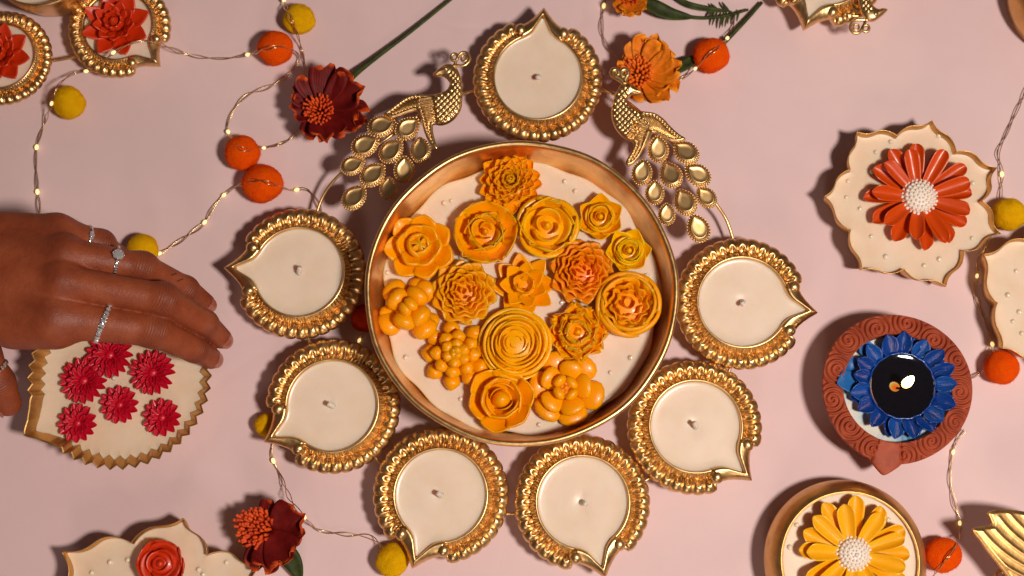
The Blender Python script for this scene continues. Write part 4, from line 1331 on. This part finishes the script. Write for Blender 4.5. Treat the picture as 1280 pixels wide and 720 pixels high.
fairy("fairy light wire passing the red daisy candle and two pompoms to the terracotta lamp",
      [(1290, 100), (1274, 132), (1258, 168), (1248, 190), (1250, 204), (1252, 218), (1251, 240), (1248, 262, .3), (1236, 300, .3), (1224, 325), (1221, 345), (1218, 366), (1226, 390), (1237, 420), (1241, 434, .6), (1244, 447, 1.4), (1236, 458, .8), (1226, 465), (1214, 472)],
      [(1252, 217), (1222, 344), (1240, 433)], 8)
fairy("fairy light wire from the terracotta lamp over the orange pompom near the yellow daisy candle",
      [(1206, 538), (1198, 548), (1192, 562), (1189, 580), (1188, 602), (1193, 628), (1199, 650), (1199, 668, .6), (1194, 684, 2.0), (1184, 698, 2.4), (1172, 712, 1.6), (1162, 730)], [(1192, 566), (1198, 654)], 9)

# ================================================================== marigolds with stems and leaves
def mari_mat(name, col, edge, e0=.80):
    t = NT(name)
    uv = t.n('ShaderNodeUVMap'); sx = t.n('ShaderNodeSeparateXYZ'); t.l(uv.outputs[0], sx.inputs[0])
    co = t.coord(); n = t.noise(6, 3, co); st = t.noise(3, 2, co)
    v = t.math('ABSOLUTE', t.math('SUBTRACT', sx.outputs['Y'], .5))
    e = t.math('MAXIMUM', sx.outputs['X'], t.math('MULTIPLY', t.math('MULTIPLY', v, 2.02), sx.outputs['X']))
    e = t.math('ADD', e, t.math('MULTIPLY_ADD', n, .16, -.08))
    f = t.ramp(e, [(e0 + .09, (0, 0, 0)), (.99, (1, 1, 1))])
    wv = t.n('ShaderNodeTexWave'); wv.bands_direction = 'Y'; wv.inputs['Scale'].default_value = 5; wv.inputs['Distortion'].default_value = 1.5; t.l(uv.outputs[0], wv.inputs[0])
    base = t.ramp(n, [(.3, dark(col, .6)), (.7, col)])
    c = t.mix(f, base, edge)
    t.set(Base_Color=c, Roughness=.6, Normal=t.bump(wv.outputs['Fac'], .15, .001), Sheen_Weight=.2, Sheen_Tint=(*col, 1), Specular_IOR_Level=.25)
    return t.m
DARK_PETAL = mari_mat("dark_red_petal", srgb(112, 12, 8), srgb(206, 76, 14))
OR_PETAL = mari_mat("orange_petal", srgb(240, 128, 14), srgb(248, 150, 24))
FLORET_R = wax_mat("orange_red_floret", srgb(226, 84, 18), srgb(190, 52, 10), rough=.6, rad=.0006, sss=.2)
FLORET_O = wax_mat("orange_floret", srgb(240, 120, 16), srgb(214, 84, 10), rough=.6, rad=.0006, sss=.2)
def leaf_mat():
    t = NT("green_leaf"); co = t.coord(); n = t.noise(150, 4, co)
    t.set(Base_Color=t.ramp(n, [(.3, srgb(34, 40, 10)), (.7, srgb(64, 76, 22))]), Roughness=.6, Specular_IOR_Level=.25, Normal=t.bump(n, .3, .0008)); return t.m
LEAF = leaf_mat()
W_MARI = lambda u: (.12 + .46 * math.sin(math.pi * .5 * min(1, u * 1.25))) * (1 if u < .84 else max(.45, math.sqrt(max(0, 1 - ((u - .84) / .20) ** 2))))
def mari_geo(seed):
    V, F, UV = petal_geo(W_MARI, .30, .35, .035, nu=12, nv=13, ruffle=.08, seed=seed)
    out = []
    for p, uv in zip(V, UV):
        u, v = uv
        k = u ** 3 * (.07 * math.cos((v - .5) * 9 + seed) + .03 * math.sin(v * 23 + seed))
        out.append((p[0] + k, p[1], p[2] + .03 * math.sin(v * 16 + seed) * u * u))
    return out, F, UV
for i in range(3): PET['mari%d' % i] = mari_geo(i)
def florets_me(name, r, h, n, mat, seed, lean=(0, 0)):
    rr = random.Random(seed); geo = []
    for i in range(n):
        f = math.sqrt((i + .5) / n); a = i * 2.39996
        b = Vector((r * .55 * f * math.cos(a), r * .55 * f * math.sin(a), 0))
        d = Vector((math.cos(a) * f * .8 + lean[0], math.sin(a) * f * .8 + lean[1], 1)).normalized()
        L = h * rr.uniform(.75, 1.1)
        e = b + d * L
        k = d.cross(Vector((rr.gauss(0, 1), rr.gauss(0, 1), rr.gauss(0, 1)))).normalized()
        geo.append(tube([b, b + d * L * .6, e + k * r * .06], lambda t: r * (.045 + .04 * t), 5))
        geo.append(ellipsoid(e + k * r * .06, (r * .09,) * 3, 6, 4))
    return me_from(name, *join_geo(geo), mat)
def marigold(name, label, c, z, petals, pmat, flor, fmat, group=None):
    o = P(c[0], c[1], z)
    t = empty(name, Vector((o.x, o.y, 0))); tag(t, label, "flower", group)
    for i, (ang, L, Wd, el, dz) in enumerate(petals):
        l = LEN(L, c[0], c[1], z)
        p = put_petal(t, 'mari%d' % (i % 3), pmat, math.radians(ang), 0, 0, math.radians(el), l, LEN(Wd, c[0], c[1], z) , l, rnd.uniform(-.15, .15))
        p.location.z += z * CM + dz * CM
    (fx, fy, fz, fr, fh, n, lean) = flor
    fo = ob("floret_cluster", florets_me("floret_cluster", LEN(fr, c[0], c[1], z), fh * CM, n, fmat, 5, lean), t)
    fo.location = P(fx, fy, fz) - t.location
    return t
def stem(t, pts, r0, r1, name="stem"):
    p = smooth_path([P(*q) - t.location for q in pts], 6)
    return ob(name, me_from(name, *tube(p, lambda s: (r0 + (r1 - r0) * min(1, s * 1.0) ** .5) * CM, 8), LEAF), t)
def blade(t, pts, w, name="leaf", tip=.05):
    """leaf blade along a pixel path, half width w cm"""
    p = smooth_path([P(*q) - t.location for q in pts], 6); n = len(p)
    V, F = [], []
    for i in range(n):
        tn = (p[min(i + 1, n - 1)] - p[max(i - 1, 0)]).normalized(); sd = tn.cross(Vector((0, 0, 1))).normalized()
        s = i / (n - 1); ww = w * CM * (max(tip, math.sin(math.pi * min(1, s * .94 + .06)) ** .8))
        for k in (-1, -.5, 0, .5, 1):
            V.append(p[i] + sd * ww * k + Vector((0, 0, abs(k) * ww * .35)))
        for k in (1, 0, -1):
            V.append(p[i] + sd * ww * k * .96 + Vector((0, 0, abs(k) * ww * .35 - .05 * CM)))
    for i in range(n - 1):
        for j in range(8):
            a, b = i * 8 + j, i * 8 + (j + 1) % 8
            F.append((a, b, b + 8, a + 8))
    return ob(name, me_from(name, V, F, LEAF), t)
mA = marigold("marigold", "dark red marigold with an orange centre and long stem beside the peacock's tail", (404, 134), 2.2,
    [(148, 44, 34, 8, -.25), (188, 40, 34, 6, -.1), (112, 46, 40, 12, -.1), (74, 52, 44, 14, .1), (26, 56, 48, 12, .2), (-14, 58, 34, 2, -.35), (-38, 54, 42, 8, -.05), (-76, 48, 42, 8, .05), (-104, 46, 34, 4, -.2)],
    DARK_PETAL, (400, 139, 2.4, 21, .75, 60, (-.1, -.1)), FLORET_R)
stem(mA, [(415, 122, 1.6), (432, 104, 1.3), (447, 90, .9), (470, 72, .6), (515, 38, .5), (570, -6, .4)], .36, .10)
mB = marigold("marigold", "bright orange marigold behind the peacock's crest", (803, 95), 1.5,
    [(100, 46, 34, 12, .1), (75, 50, 40, 10, .2), (45, 44, 40, 18, .1), (12, 48, 38, 12, .25), (-18, 42, 34, 8, 0), (-45, 48, 40, 8, .1), (-75, 40, 36, 10, 0), (-110, 34, 34, 10, -.2), (140, 36, 30, 15, -.1)],
    OR_PETAL, (797, 92, 1.7, 24, .8, 70, (-.35, -.1)), FLORET_O)
stem(mB, [(815, 92, 1.0), (838, 86, .7), (862, 77, .5), (890, 66, .4), (920, 38, .4), (952, 3, .3)], .34, .12)
blade(mB, [(828, 90, .9), (845, 86, .9), (862, 77, .7), (872, 70, .6)], .42)
mC = marigold("marigold_bud", "small orange marigold bud with green leaves, half out of view beside a fairy light wire", (787, 4), 1.2,
    [(-60, 26, 24, 20, .1), (-95, 26, 26, 25, .2), (-130, 26, 24, 20, .1), (-30, 24, 22, 18, 0), (-160, 24, 22, 18, 0), (90, 22, 26, 15, -.1)],
    OR_PETAL, (787, 8, 1.3, 14, .5, 26, (0, -.2)), FLORET_R)
stem(mC, [(800, 2, .9), (830, 12, .6), (870, 22, .4), (905, 20, .4), (935, 12, .3)], .22, .09)
blade(mC, [(797, 0, .9), (815, 8, 1.0), (838, 18, .8), (868, 22, .5)], .50)
blade(mC, [(838, -8, .6), (862, 6, .7), (890, 12, .5), (915, 14, .4)], .20)
for k, (x0, y0, x1, y1) in enumerate([(898, 12, 890, 32), (905, 14, 899, 36), (912, 14, 906, 34), (918, 14, 913, 30), (895, 10, 884, 24), (925, 12, 921, 27), (900, 14, 888, 4), (912, 14, 902, 2)]):
    blade(mC, [(x0, y0, .4), ((x0 + x1) / 2 - 1, (y0 + y1) / 2, .5), (x1, y1, .4)], .09, "leaflet")
mD = marigold("marigold", "dark red marigold lying sideways with a green leaf beside the red rose candle", (338, 664), 2.0,
    [(62, 40, 46, 10, .1), (32, 50, 46, 14, .2), (5, 44, 36, 6, -.3), (-52, 46, 44, 12, .3), (-80, 50, 46, 14, .1), (-105, 52, 40, 8, -.2), (-135, 40, 32, 6, -.5), (100, 30, 30, 10, -.2)],
    DARK_PETAL, (326, 660, 2.1, 27, 1.0, 80, (-.7, .2)), FLORET_R)
blade(mD, [(345, 672, .8), (356, 688, 1.0), (368, 705, .9), (376, 728, .5)], .62)
# ================================================================== the hand that grips the fluted candle
from mathutils.bvhtree import BVHTree
def J(x, y, z, rpx):
    p = P(x, y, z)
    return (np.array(p[:]) / CM, LEN(rpx, x, y, z) / CM)
FING = {
    'pinky': [J(72, 291, 7.7, 22), J(126, 305, 6.3, 16.5), J(148, 322, 4.4, 14), J(158, 334, 2.8, 11.5)],
    'ring': [J(80, 318, 8.7, 22), J(178, 334, 7.2, 18), J(232, 361, 4.7, 15.5), J(257, 379, 2.5, 12)],
    'middle': [J(78, 352, 9.3, 22), J(204, 374, 8.1, 19.8), J(256, 404, 5.1, 16), J(277, 423, 2.8, 13)],
    'index': [J(70, 396, 8.9, 27), J(192, 412.5, 7.6, 21), J(243, 436, 4.9, 16.3), J(264, 448, 2.6, 13.5)],
    'thumb': [J(-62, 420, 5.6, 30), J(-26, 446, 4.4, 25), J(-2, 478, 3.5, 20), J(10, 504, 2.7, 16.5)],
}
PALM = [
    (J(-170, 290, 7.2, 36), J(70, 291, 7.6, 23)), (J(-170, 330, 7.6, 36), J(78, 318, 8.5, 23)),
    (J(-170, 352, 7.6, 38), J(76, 352, 9.0, 24)), (J(-170, 372, 7.0, 36), J(68, 400, 8.6, 30)),
    (J(-150, 385, 6.0, 34), J(-40, 425, 5.2, 34)), (J(-60, 345, 6.4, 40), J(20, 345, 6.6, 38)),
    (J(-420, 338, 6.6, 56), J(-170, 345, 7.0, 50)), (J(20, 408, 8.0, 27), J(70, 404, 8.5, 28)),
]
def cone(Pts, a, b):
    (pa, ra), (pb, rb) = a, b
    ab = pb - pa; L2 = float(ab @ ab)
    w = Pts - pa.astype(np.float32)
    t = np.clip((w @ ab.astype(np.float32)) / L2, 0, 1)
    d = np.linalg.norm(w - t[..., None] * ab.astype(np.float32), axis=-1) - (ra + (rb - ra) * t)
    return d, t
def smin(a, b, k):
    h = np.maximum(k - np.abs(a - b), 0) / k
    return np.minimum(a, b) - h * h * k * .25
def build_hand():
    h = .085
    allp = [j for f in FING.values() for j in f] + [j for p in PALM for j in p]
    lo = np.min([p - r for p, r in allp], 0) - .3; hi = np.max([p + r for p, r in allp], 0) + .3
    lo[0] = max(lo[0], P(-330, 340, 7).x / CM)
    ax = [np.arange(lo[i], hi[i], h, dtype=np.float32) for i in range(3)]
    shape = tuple(len(a) for a in ax)
    F = np.full(shape, 9.0, np.float32)
    palm = np.full(shape, 9.0, np.float32)
    Y, Z = np.meshgrid(ax[1], ax[2], indexing='ij')
    CH = 48
    for i0 in range(0, shape[0], CH):
        xs = ax[0][i0:i0 + CH]
        Pt = np.stack(np.broadcast_arrays(xs[:, None, None], Y[None], Z[None]), -1).astype(np.float32)
        pal = None
        for a, b in PALM:
            d, _ = cone(Pt, a, b)
            pal = d if pal is None else smin(pal, d, 1.1)
        body = pal
        fd = {}
        for nm, js in FING.items():
            d = None
            for a, b in zip(js[:-1], js[1:]):
                q, _ = cone(Pt, a, b)
                d = q if d is None else smin(d, q, .35)
            # knuckle swelling and fingertip pad
            kj, kr = js[1]
            sph = np.linalg.norm(Pt - kj.astype(np.float32), axis=-1) - kr * 1.06
            d = smin(d, sph, .3)
            fd[nm] = d
        fings = fd['index']
        for nm in ('middle', 'ring', 'pinky', 'thumb'): fings = smin(fings, fd[nm], .05)
        body = smin(pal, fings, .6)
        # knuckle dimples between the metacarpal heads
        F[i0:i0 + CH] = body
    V, Q = nets(F, lo, h)
    # one relaxing pass
    n = len(V)
    for _ in range(2):
        acc = np.zeros_like(V); cnt = np.zeros(n)
        for a, b in ((0, 1), (1, 2), (2, 3), (3, 0)):
            np.add.at(acc, Q[:, a], V[Q[:, b]]); np.add.at(acc, Q[:, b], V[Q[:, a]])
            np.add.at(cnt, Q[:, a], 1); np.add.at(cnt, Q[:, b], 1)
        V = V * .55 + .45 * acc / cnt[:, None]
    # crease coordinate: signed distance along the finger from the nearest finger joint
    best = np.full(n, 1e9); cr = np.full(n, 9.0); kn = np.full(n, 9.0)
    for nm, js in FING.items():
        for k in (1, 2):
            p, r = js[k]
            d1 = js[k][0] - js[k - 1][0]; d2 = js[k + 1][0] - js[k][0]
            ax_ = d1 / np.linalg.norm(d1) + d2 / np.linalg.norm(d2); ax_ /= np.linalg.norm(ax_)
            w = V - p; s = w @ ax_; rad = np.linalg.norm(w - s[:, None] * ax_, axis=1)
            m = (np.linalg.norm(w, axis=1) < best) & (rad < r * 1.35)
            cr[m] = s[m]; best[m] = np.linalg.norm(w, axis=1)[m]
        p, r = js[0]
        if nm != 'thumb':
            kn = np.minimum(kn, np.linalg.norm((V - (p + np.array([0, 0, r]))) * np.array([1, 1.1, 1]), axis=1))
    return V, Q, cr, kn
def skin_mat(dashes):
    t = NT("brown_skin"); co = t.coord()
    at = t.n('ShaderNodeAttribute'); at.attribute_name = "crease"
    ak = t.n('ShaderNodeAttribute'); ak.attribute_name = "knuckle"
    n1 = t.noise(70, 4, co); n2 = t.noise(420, 4, co)
    c = t.ramp(n1, [(.28, srgb(130, 58, 31)), (.55, srgb(148, 71, 40)), (.8, srgb(162, 84, 52))])
    c = t.mix(t.ramp(n2, [(.35, (.10, .10, .10)), (.65, (0, 0, 0))]), c, srgb(92, 38, 22))
    g = t.math('POWER', 2.718, t.math('MULTIPLY', t.math('MULTIPLY', at.outputs['Fac'], at.outputs['Fac']), -3.5))
    gk = t.math('POWER', 2.718, t.math('MULTIPLY', t.math('MULTIPLY', ak.outputs['Fac'], ak.outputs['Fac']), -1.6))
    m = t.math('MAXIMUM', t.math('MULTIPLY', g, .38), t.math('MULTIPLY', gk, .42))
    c = t.mix(m, c, srgb(92, 34, 18))
    # small ink dashes
    for (o, e1, e2, L, Wd) in dashes:
        sb = t.n('ShaderNodeVectorMath'); sb.operation = 'SUBTRACT'; t.l(co, sb.inputs[0]); sb.inputs[1].default_value = o
        def dot(e):
            d = t.n('ShaderNodeVectorMath'); d.operation = 'DOT_PRODUCT'; t.l(sb.outputs[0], d.inputs[0]); d.inputs[1].default_value = e
            return t.math('ABSOLUTE', d.outputs['Value'])
        ln = t.n('ShaderNodeVectorMath'); ln.operation = 'LENGTH'; t.l(sb.outputs[0], ln.inputs[0])
        inside = t.math('MULTIPLY', t.math('LESS_THAN', dot(e1), L), t.math('LESS_THAN', dot(e2), Wd))
        inside = t.math('MULTIPLY', inside, t.math('LESS_THAN', ln.outputs['Value'], .004))
        c = t.mix(t.math('MULTIPLY', inside, .75), c, srgb(40, 30, 32))
    wob = t.math('MULTIPLY_ADD', n1, 2.2, 0)
    cr = t.math('SINE', t.math('MULTIPLY_ADD', at.outputs['Fac'], 42.0, wob))
    cr = t.math('MULTIPLY', t.math('MULTIPLY', cr, g), n2)
    vo = t.n('ShaderNodeTexVoronoi'); vo.inputs['Scale'].default_value = 950; t.l(co, vo.inputs['Vector'])
    b = t.bump(vo.outputs['Distance'], .22, .0005); b = t.bump(n2, .22, .0009, b); b = t.bump(cr, .38, .0009, b)
    r = t.math('MULTIPLY_ADD', n2, .25, .38)
    t.set(Base_Color=c, Roughness=r, Normal=b, Subsurface_Weight=.22, Subsurface_Radius=(1.0, .35, .18), Subsurface_Scale=.0025, Specular_IOR_Level=.36)
    return t.m
HV, HQ, HCR, HKN = build_hand()
hand_me = me_np("hand", HV * CM, HQ)
for nm, arr in (("crease", HCR), ("knuckle", HKN)):
    at_ = hand_me.attributes.new(nm, 'FLOAT', 'POINT'); at_.data.foreach_set("value", arr.astype(np.float32))
bvh = BVHTree.FromPolygons([tuple(v) for v in (HV * CM)], [tuple(int(i) for i in q) for q in HQ])
def on_hand(x, y):
    o = cam.location; d = (P(x, y, 0) - o).normalized()
    hit = bvh.ray_cast(o, d)
    return hit[0], hit[1]
dashes = []
for (x0, y0, x1, y1) in [(214, 344, 221, 341.5), (221, 351.5, 229, 348.5)]:
    a, na = on_hand(x0, y0); b, nb = on_hand(x1, y1)
    if a is None or b is None: continue
    e1 = (b - a).normalized(); nn = (na + nb).normalized(); e2 = nn.cross(e1).normalized()
    dashes.append(((a + b) / 2, e1, e2, (b - a).length / 2, .00045))
hand_me.materials.append(skin_mat(dashes))
person = empty("person", P(-100, 345, 7))
tag(person, "brown-skinned left hand with silver rings gripping the fluted candle", "person")
hand = ob("hand", hand_me, person, loc=-person.location)
def nail_mat():
    t = NT("fingernail"); t.set(Base_Color=srgb(172, 96, 74), Roughness=.22, Subsurface_Weight=.3, Subsurface_Scale=.001, Specular_IOR_Level=.6); return t.m
NAIL = nail_mat()
def nail(js, ln=1.05, wd=.95, up=(.25, 0, 1)):
    (p2, r2), (p3, r3) = js[2], js[3]
    d = Vector(p3 - p2).normalized(); up = Vector(up)
    n = (up - d * up.dot(d)).normalized(); s = d.cross(n)
    V, F = [], []; nu, nv = 9, 9
    for side in (0, 1):
        for i in range(nu):
            u = i / (nu - 1)
            x = -.35 * ln + u * ln
            for j in range(nv):
                v = -1 + 2 * j / (nv - 1)
                wv = wd * math.sqrt(max(.05, 1 - abs(2 * u - 1) ** 4 * .75))
                a = v * wv
                tt = min(1, max(0, (x + np.linalg.norm(p3 - p2)) / np.linalg.norm(p3 - p2)))
                rr = r2 + (r3 - r2) * tt
                if x > 0: rr = r3 * math.sqrt(max(.12, 1 - (x / (r3 * 1.55)) ** 2))
                rr = rr * (1.035 - side * .10) - .05 * (abs(v) ** 6) * (1 - side)
                V.append((Vector(p3) + d * x + (n * math.cos(a) + s * math.sin(a)) * rr) * CM)
    B = nu * nv
    for i in range(nu - 1):
        for j in range(nv - 1):
            a, b, c, e = i * nv + j, i * nv + j + 1, (i + 1) * nv + j + 1, (i + 1) * nv + j
            F.append((a, b, c, e)); F.append((B + e, B + c, B + b, B + a))
    for i in range(nu - 1):
        for j in (0, nv - 1): F.append((i * nv + j, (i + 1) * nv + j, B + (i + 1) * nv + j, B + i * nv + j))
    for j in range(nv - 1):
        for i in (0, nu - 1): F.append((i * nv + j, i * nv + j + 1, B + i * nv + j + 1, B + i * nv + j))
    me = me_from("fingernail", V, F, NAIL)
    ob("fingernail", me, hand)
for nm in ('ring', 'middle', 'index', 'pinky'): nail(FING[nm])
nail(FING['thumb'], up=(-1, -.3, .15))

# ------------------------------------------------------------------ rings
def silver():
    t = NT("silver"); t.set(Base_Color=(.72, .68, .64), Metallic=1.0, Roughness=.18); return t.m
SILVER = silver()
def gem():
    t = NT("clear_stone"); t.set(Base_Color=(.92, .92, .95), Metallic=.72, Roughness=.02, Specular_IOR_Level=1.0); return t.m
GEM = gem()
def brilliant():
    V, F = [], []
    def ringv(r, z, n=8, o=0.0):
        b = len(V)
        for i in range(n):
            a = 2 * math.pi * (i + o) / n; V.append((r * math.cos(a), r * math.sin(a), z))
        return b
    t = ringv(.56, .34); m = ringv(.86, .18, 8, .5); g = ringv(1.0, 0, 8); p = ringv(.5, -.4, 8, .5); V.append((0, 0, -.75)); k = len(V) - 1
    F.append(tuple(range(t, t + 8)))
    for i in range(8):
        j = (i + 1) % 8
        F += [(t + i, m + i, t + j), (m + i, g + j, t + j), (t + i, g + i, m + i), (g + i, g + j, m + i), (g + i, p + i, g + j), (p + i, p + j, g + j), (p + i, k, p + j)]
    return me_from("stone", V, F, GEM, False)
STONE_ME = brilliant()
def finger_at(nm, px, seg=0):
    (p0, r0), (p1, r1) = FING[nm][seg], FING[nm][seg + 1]
    x = None
    # parameter where the axis projects to pixel x
    lo_, hi_ = 0.0, 1.0
    def proj(t):
        w = Vector((p0 + (p1 - p0) * t) * CM) - cam.location
        w = Matrix.Rotation(-TILT, 3, 'X') @ w
        return 640 + FPX * w.x / -w.z, 360 - FPX * w.y / -w.z
    for _ in range(40):
        m = (lo_ + hi_) / 2
        if proj(m)[0] < px: lo_ = m
        else: hi_ = m
    t = (lo_ + hi_) / 2
    return Vector((p0 + (p1 - p0) * t) * CM), Vector(p1 - p0).normalized(), (r0 + (r1 - r0) * t) * CM
def finger_ring(label, nm, px, stones, band_r, band_flat, lean=0.0, seg=0, gem_r=None, grow=1.0, top_az=0.0, sq=1.0):
    c, d, r = finger_at(nm, px, seg)
    up = Vector((0, 0, 1)); n = (up - d * up.dot(d)).normalized(); s = d.cross(n)
    # radius from the skin itself
    hits = []
    d2 = (d + s * lean).normalized(); s2 = (s - d2 * s.dot(d2)).normalized(); n2 = d2.cross(s2) * -1
    if n2.dot(n) < 0: n2 = -n2
    def skin(a):
        e = n2 * math.cos(a) + s2 * math.sin(a)
        # last surface crossing near the finger's own radius
        h = bvh.ray_cast(c + e * r * .3, e, r * 3)
        q = (h[0] - c).length if h[0] is not None else r
        return min(q, r * 1.18), e
    t = empty("ring", c); tag(t, label, "ring", "silver rings worn on the hand")
    N = 72
    pts = []
    for i in range(N):
        a = 2 * math.pi * i / N; q, e = skin(a); pts.append(q)
    pts = [sum(pts[(i + k) % N] for k in range(-5, 6)) / 11 for i in range(N)]
    def at(a, off=0.0):
        f = (a / (2 * math.pi) % 1) * N; i = int(f) % N; g = f - int(f)
        q = pts[i] * (1 - g) + pts[(i + 1) % N] * g
        e = n2 * math.cos(a) + s2 * math.sin(a)
        return e * (q * grow + off), e
    V, F = [], []; M = 10
    for i in range(N):
        a = 2 * math.pi * i / N; p, e = at(a, band_r * .35)
        for k in range(M):
            b = 2 * math.pi * k / M
            V.append(p + e * math.cos(b) * band_r + d2 * math.sin(b) * band_r * band_flat)
    for i in range(N):
        for k in range(M):
            F.append((i * M + k, i * M + (k + 1) % M, ((i + 1) % N) * M + (k + 1) % M, ((i + 1) % N) * M + k))
    ob("band", me_from("band", V, F, SILVER), t)
    for (az, off, gr, prong, cup) in stones:
        p, e = at(az + top_az, band_r * .9 + off)
        m = e.to_track_quat('Z', 'X').to_matrix().to_4x4()
        st = ob("stone", STONE_ME, t)
        st.matrix_local = Matrix.Translation(p) @ m @ Matrix.Diagonal((gr, gr, gr, 1))
        if cup:
            cv, cf = lathe([(gr * .5, -gr * 1.1), (gr * 1.12, -gr * .05), (gr * 1.16, gr * .08), (gr * 1.02, gr * .05), (gr * .9, -gr * .2)], 12)
            ob("setting", me_from("setting", cv, cf, SILVER), t, mtx=Matrix.Translation(p) @ m)
        if prong:
            for k in range(4):
                b = math.pi / 4 + k * math.pi / 2
                cs, sn = math.cos(b), math.sin(b)
                pv, pf = tube([Vector((cs * gr * .5, sn * gr * .5, -gr * 1.3)), Vector((cs * gr * .95, sn * gr * .95, -gr * .2)), Vector((cs * gr * 1.02, sn * gr * 1.02, gr * .15)), Vector((cs * gr * .85, sn * gr * .85, gr * .32))], gr * .13, 6)
                ob("prong", me_from("prong", pv, pf, SILVER), t, mtx=Matrix.Translation(p) @ m)
    return t
finger_ring("silver ring with a round solitaire stone held by four prongs", 'ring', 145, [(-.30, .0022, .0034, True, False)] + [(-.30 + k * .16 + .35, .0001, .00085, False, True) for k in range(5)], .0009, 1.1)
finger_ring("silver eternity ring set all round with small stones on the index finger", 'index', 130, [(-1.35 + k * .225, .0000, .0014, False, True) for k in range(13)], .0010, 1.0, lean=.22)
finger_ring("small silver ring with a little stone cluster on the half-hidden little finger", 'pinky', 108, [(-.25, .0012, .0016, True, False), (-.42, .0008, .0012, True, False), (-.08, .0008, .0012, True, False)], .0007, 1.6)
finger_ring("dark silver chain-like ring on the thumb beside the fluted tin", 'thumb', -12, [(-1.6 + k * .25, .0000, .0012, False, True) for k in range(12)], .0010, 1.3, seg=1)
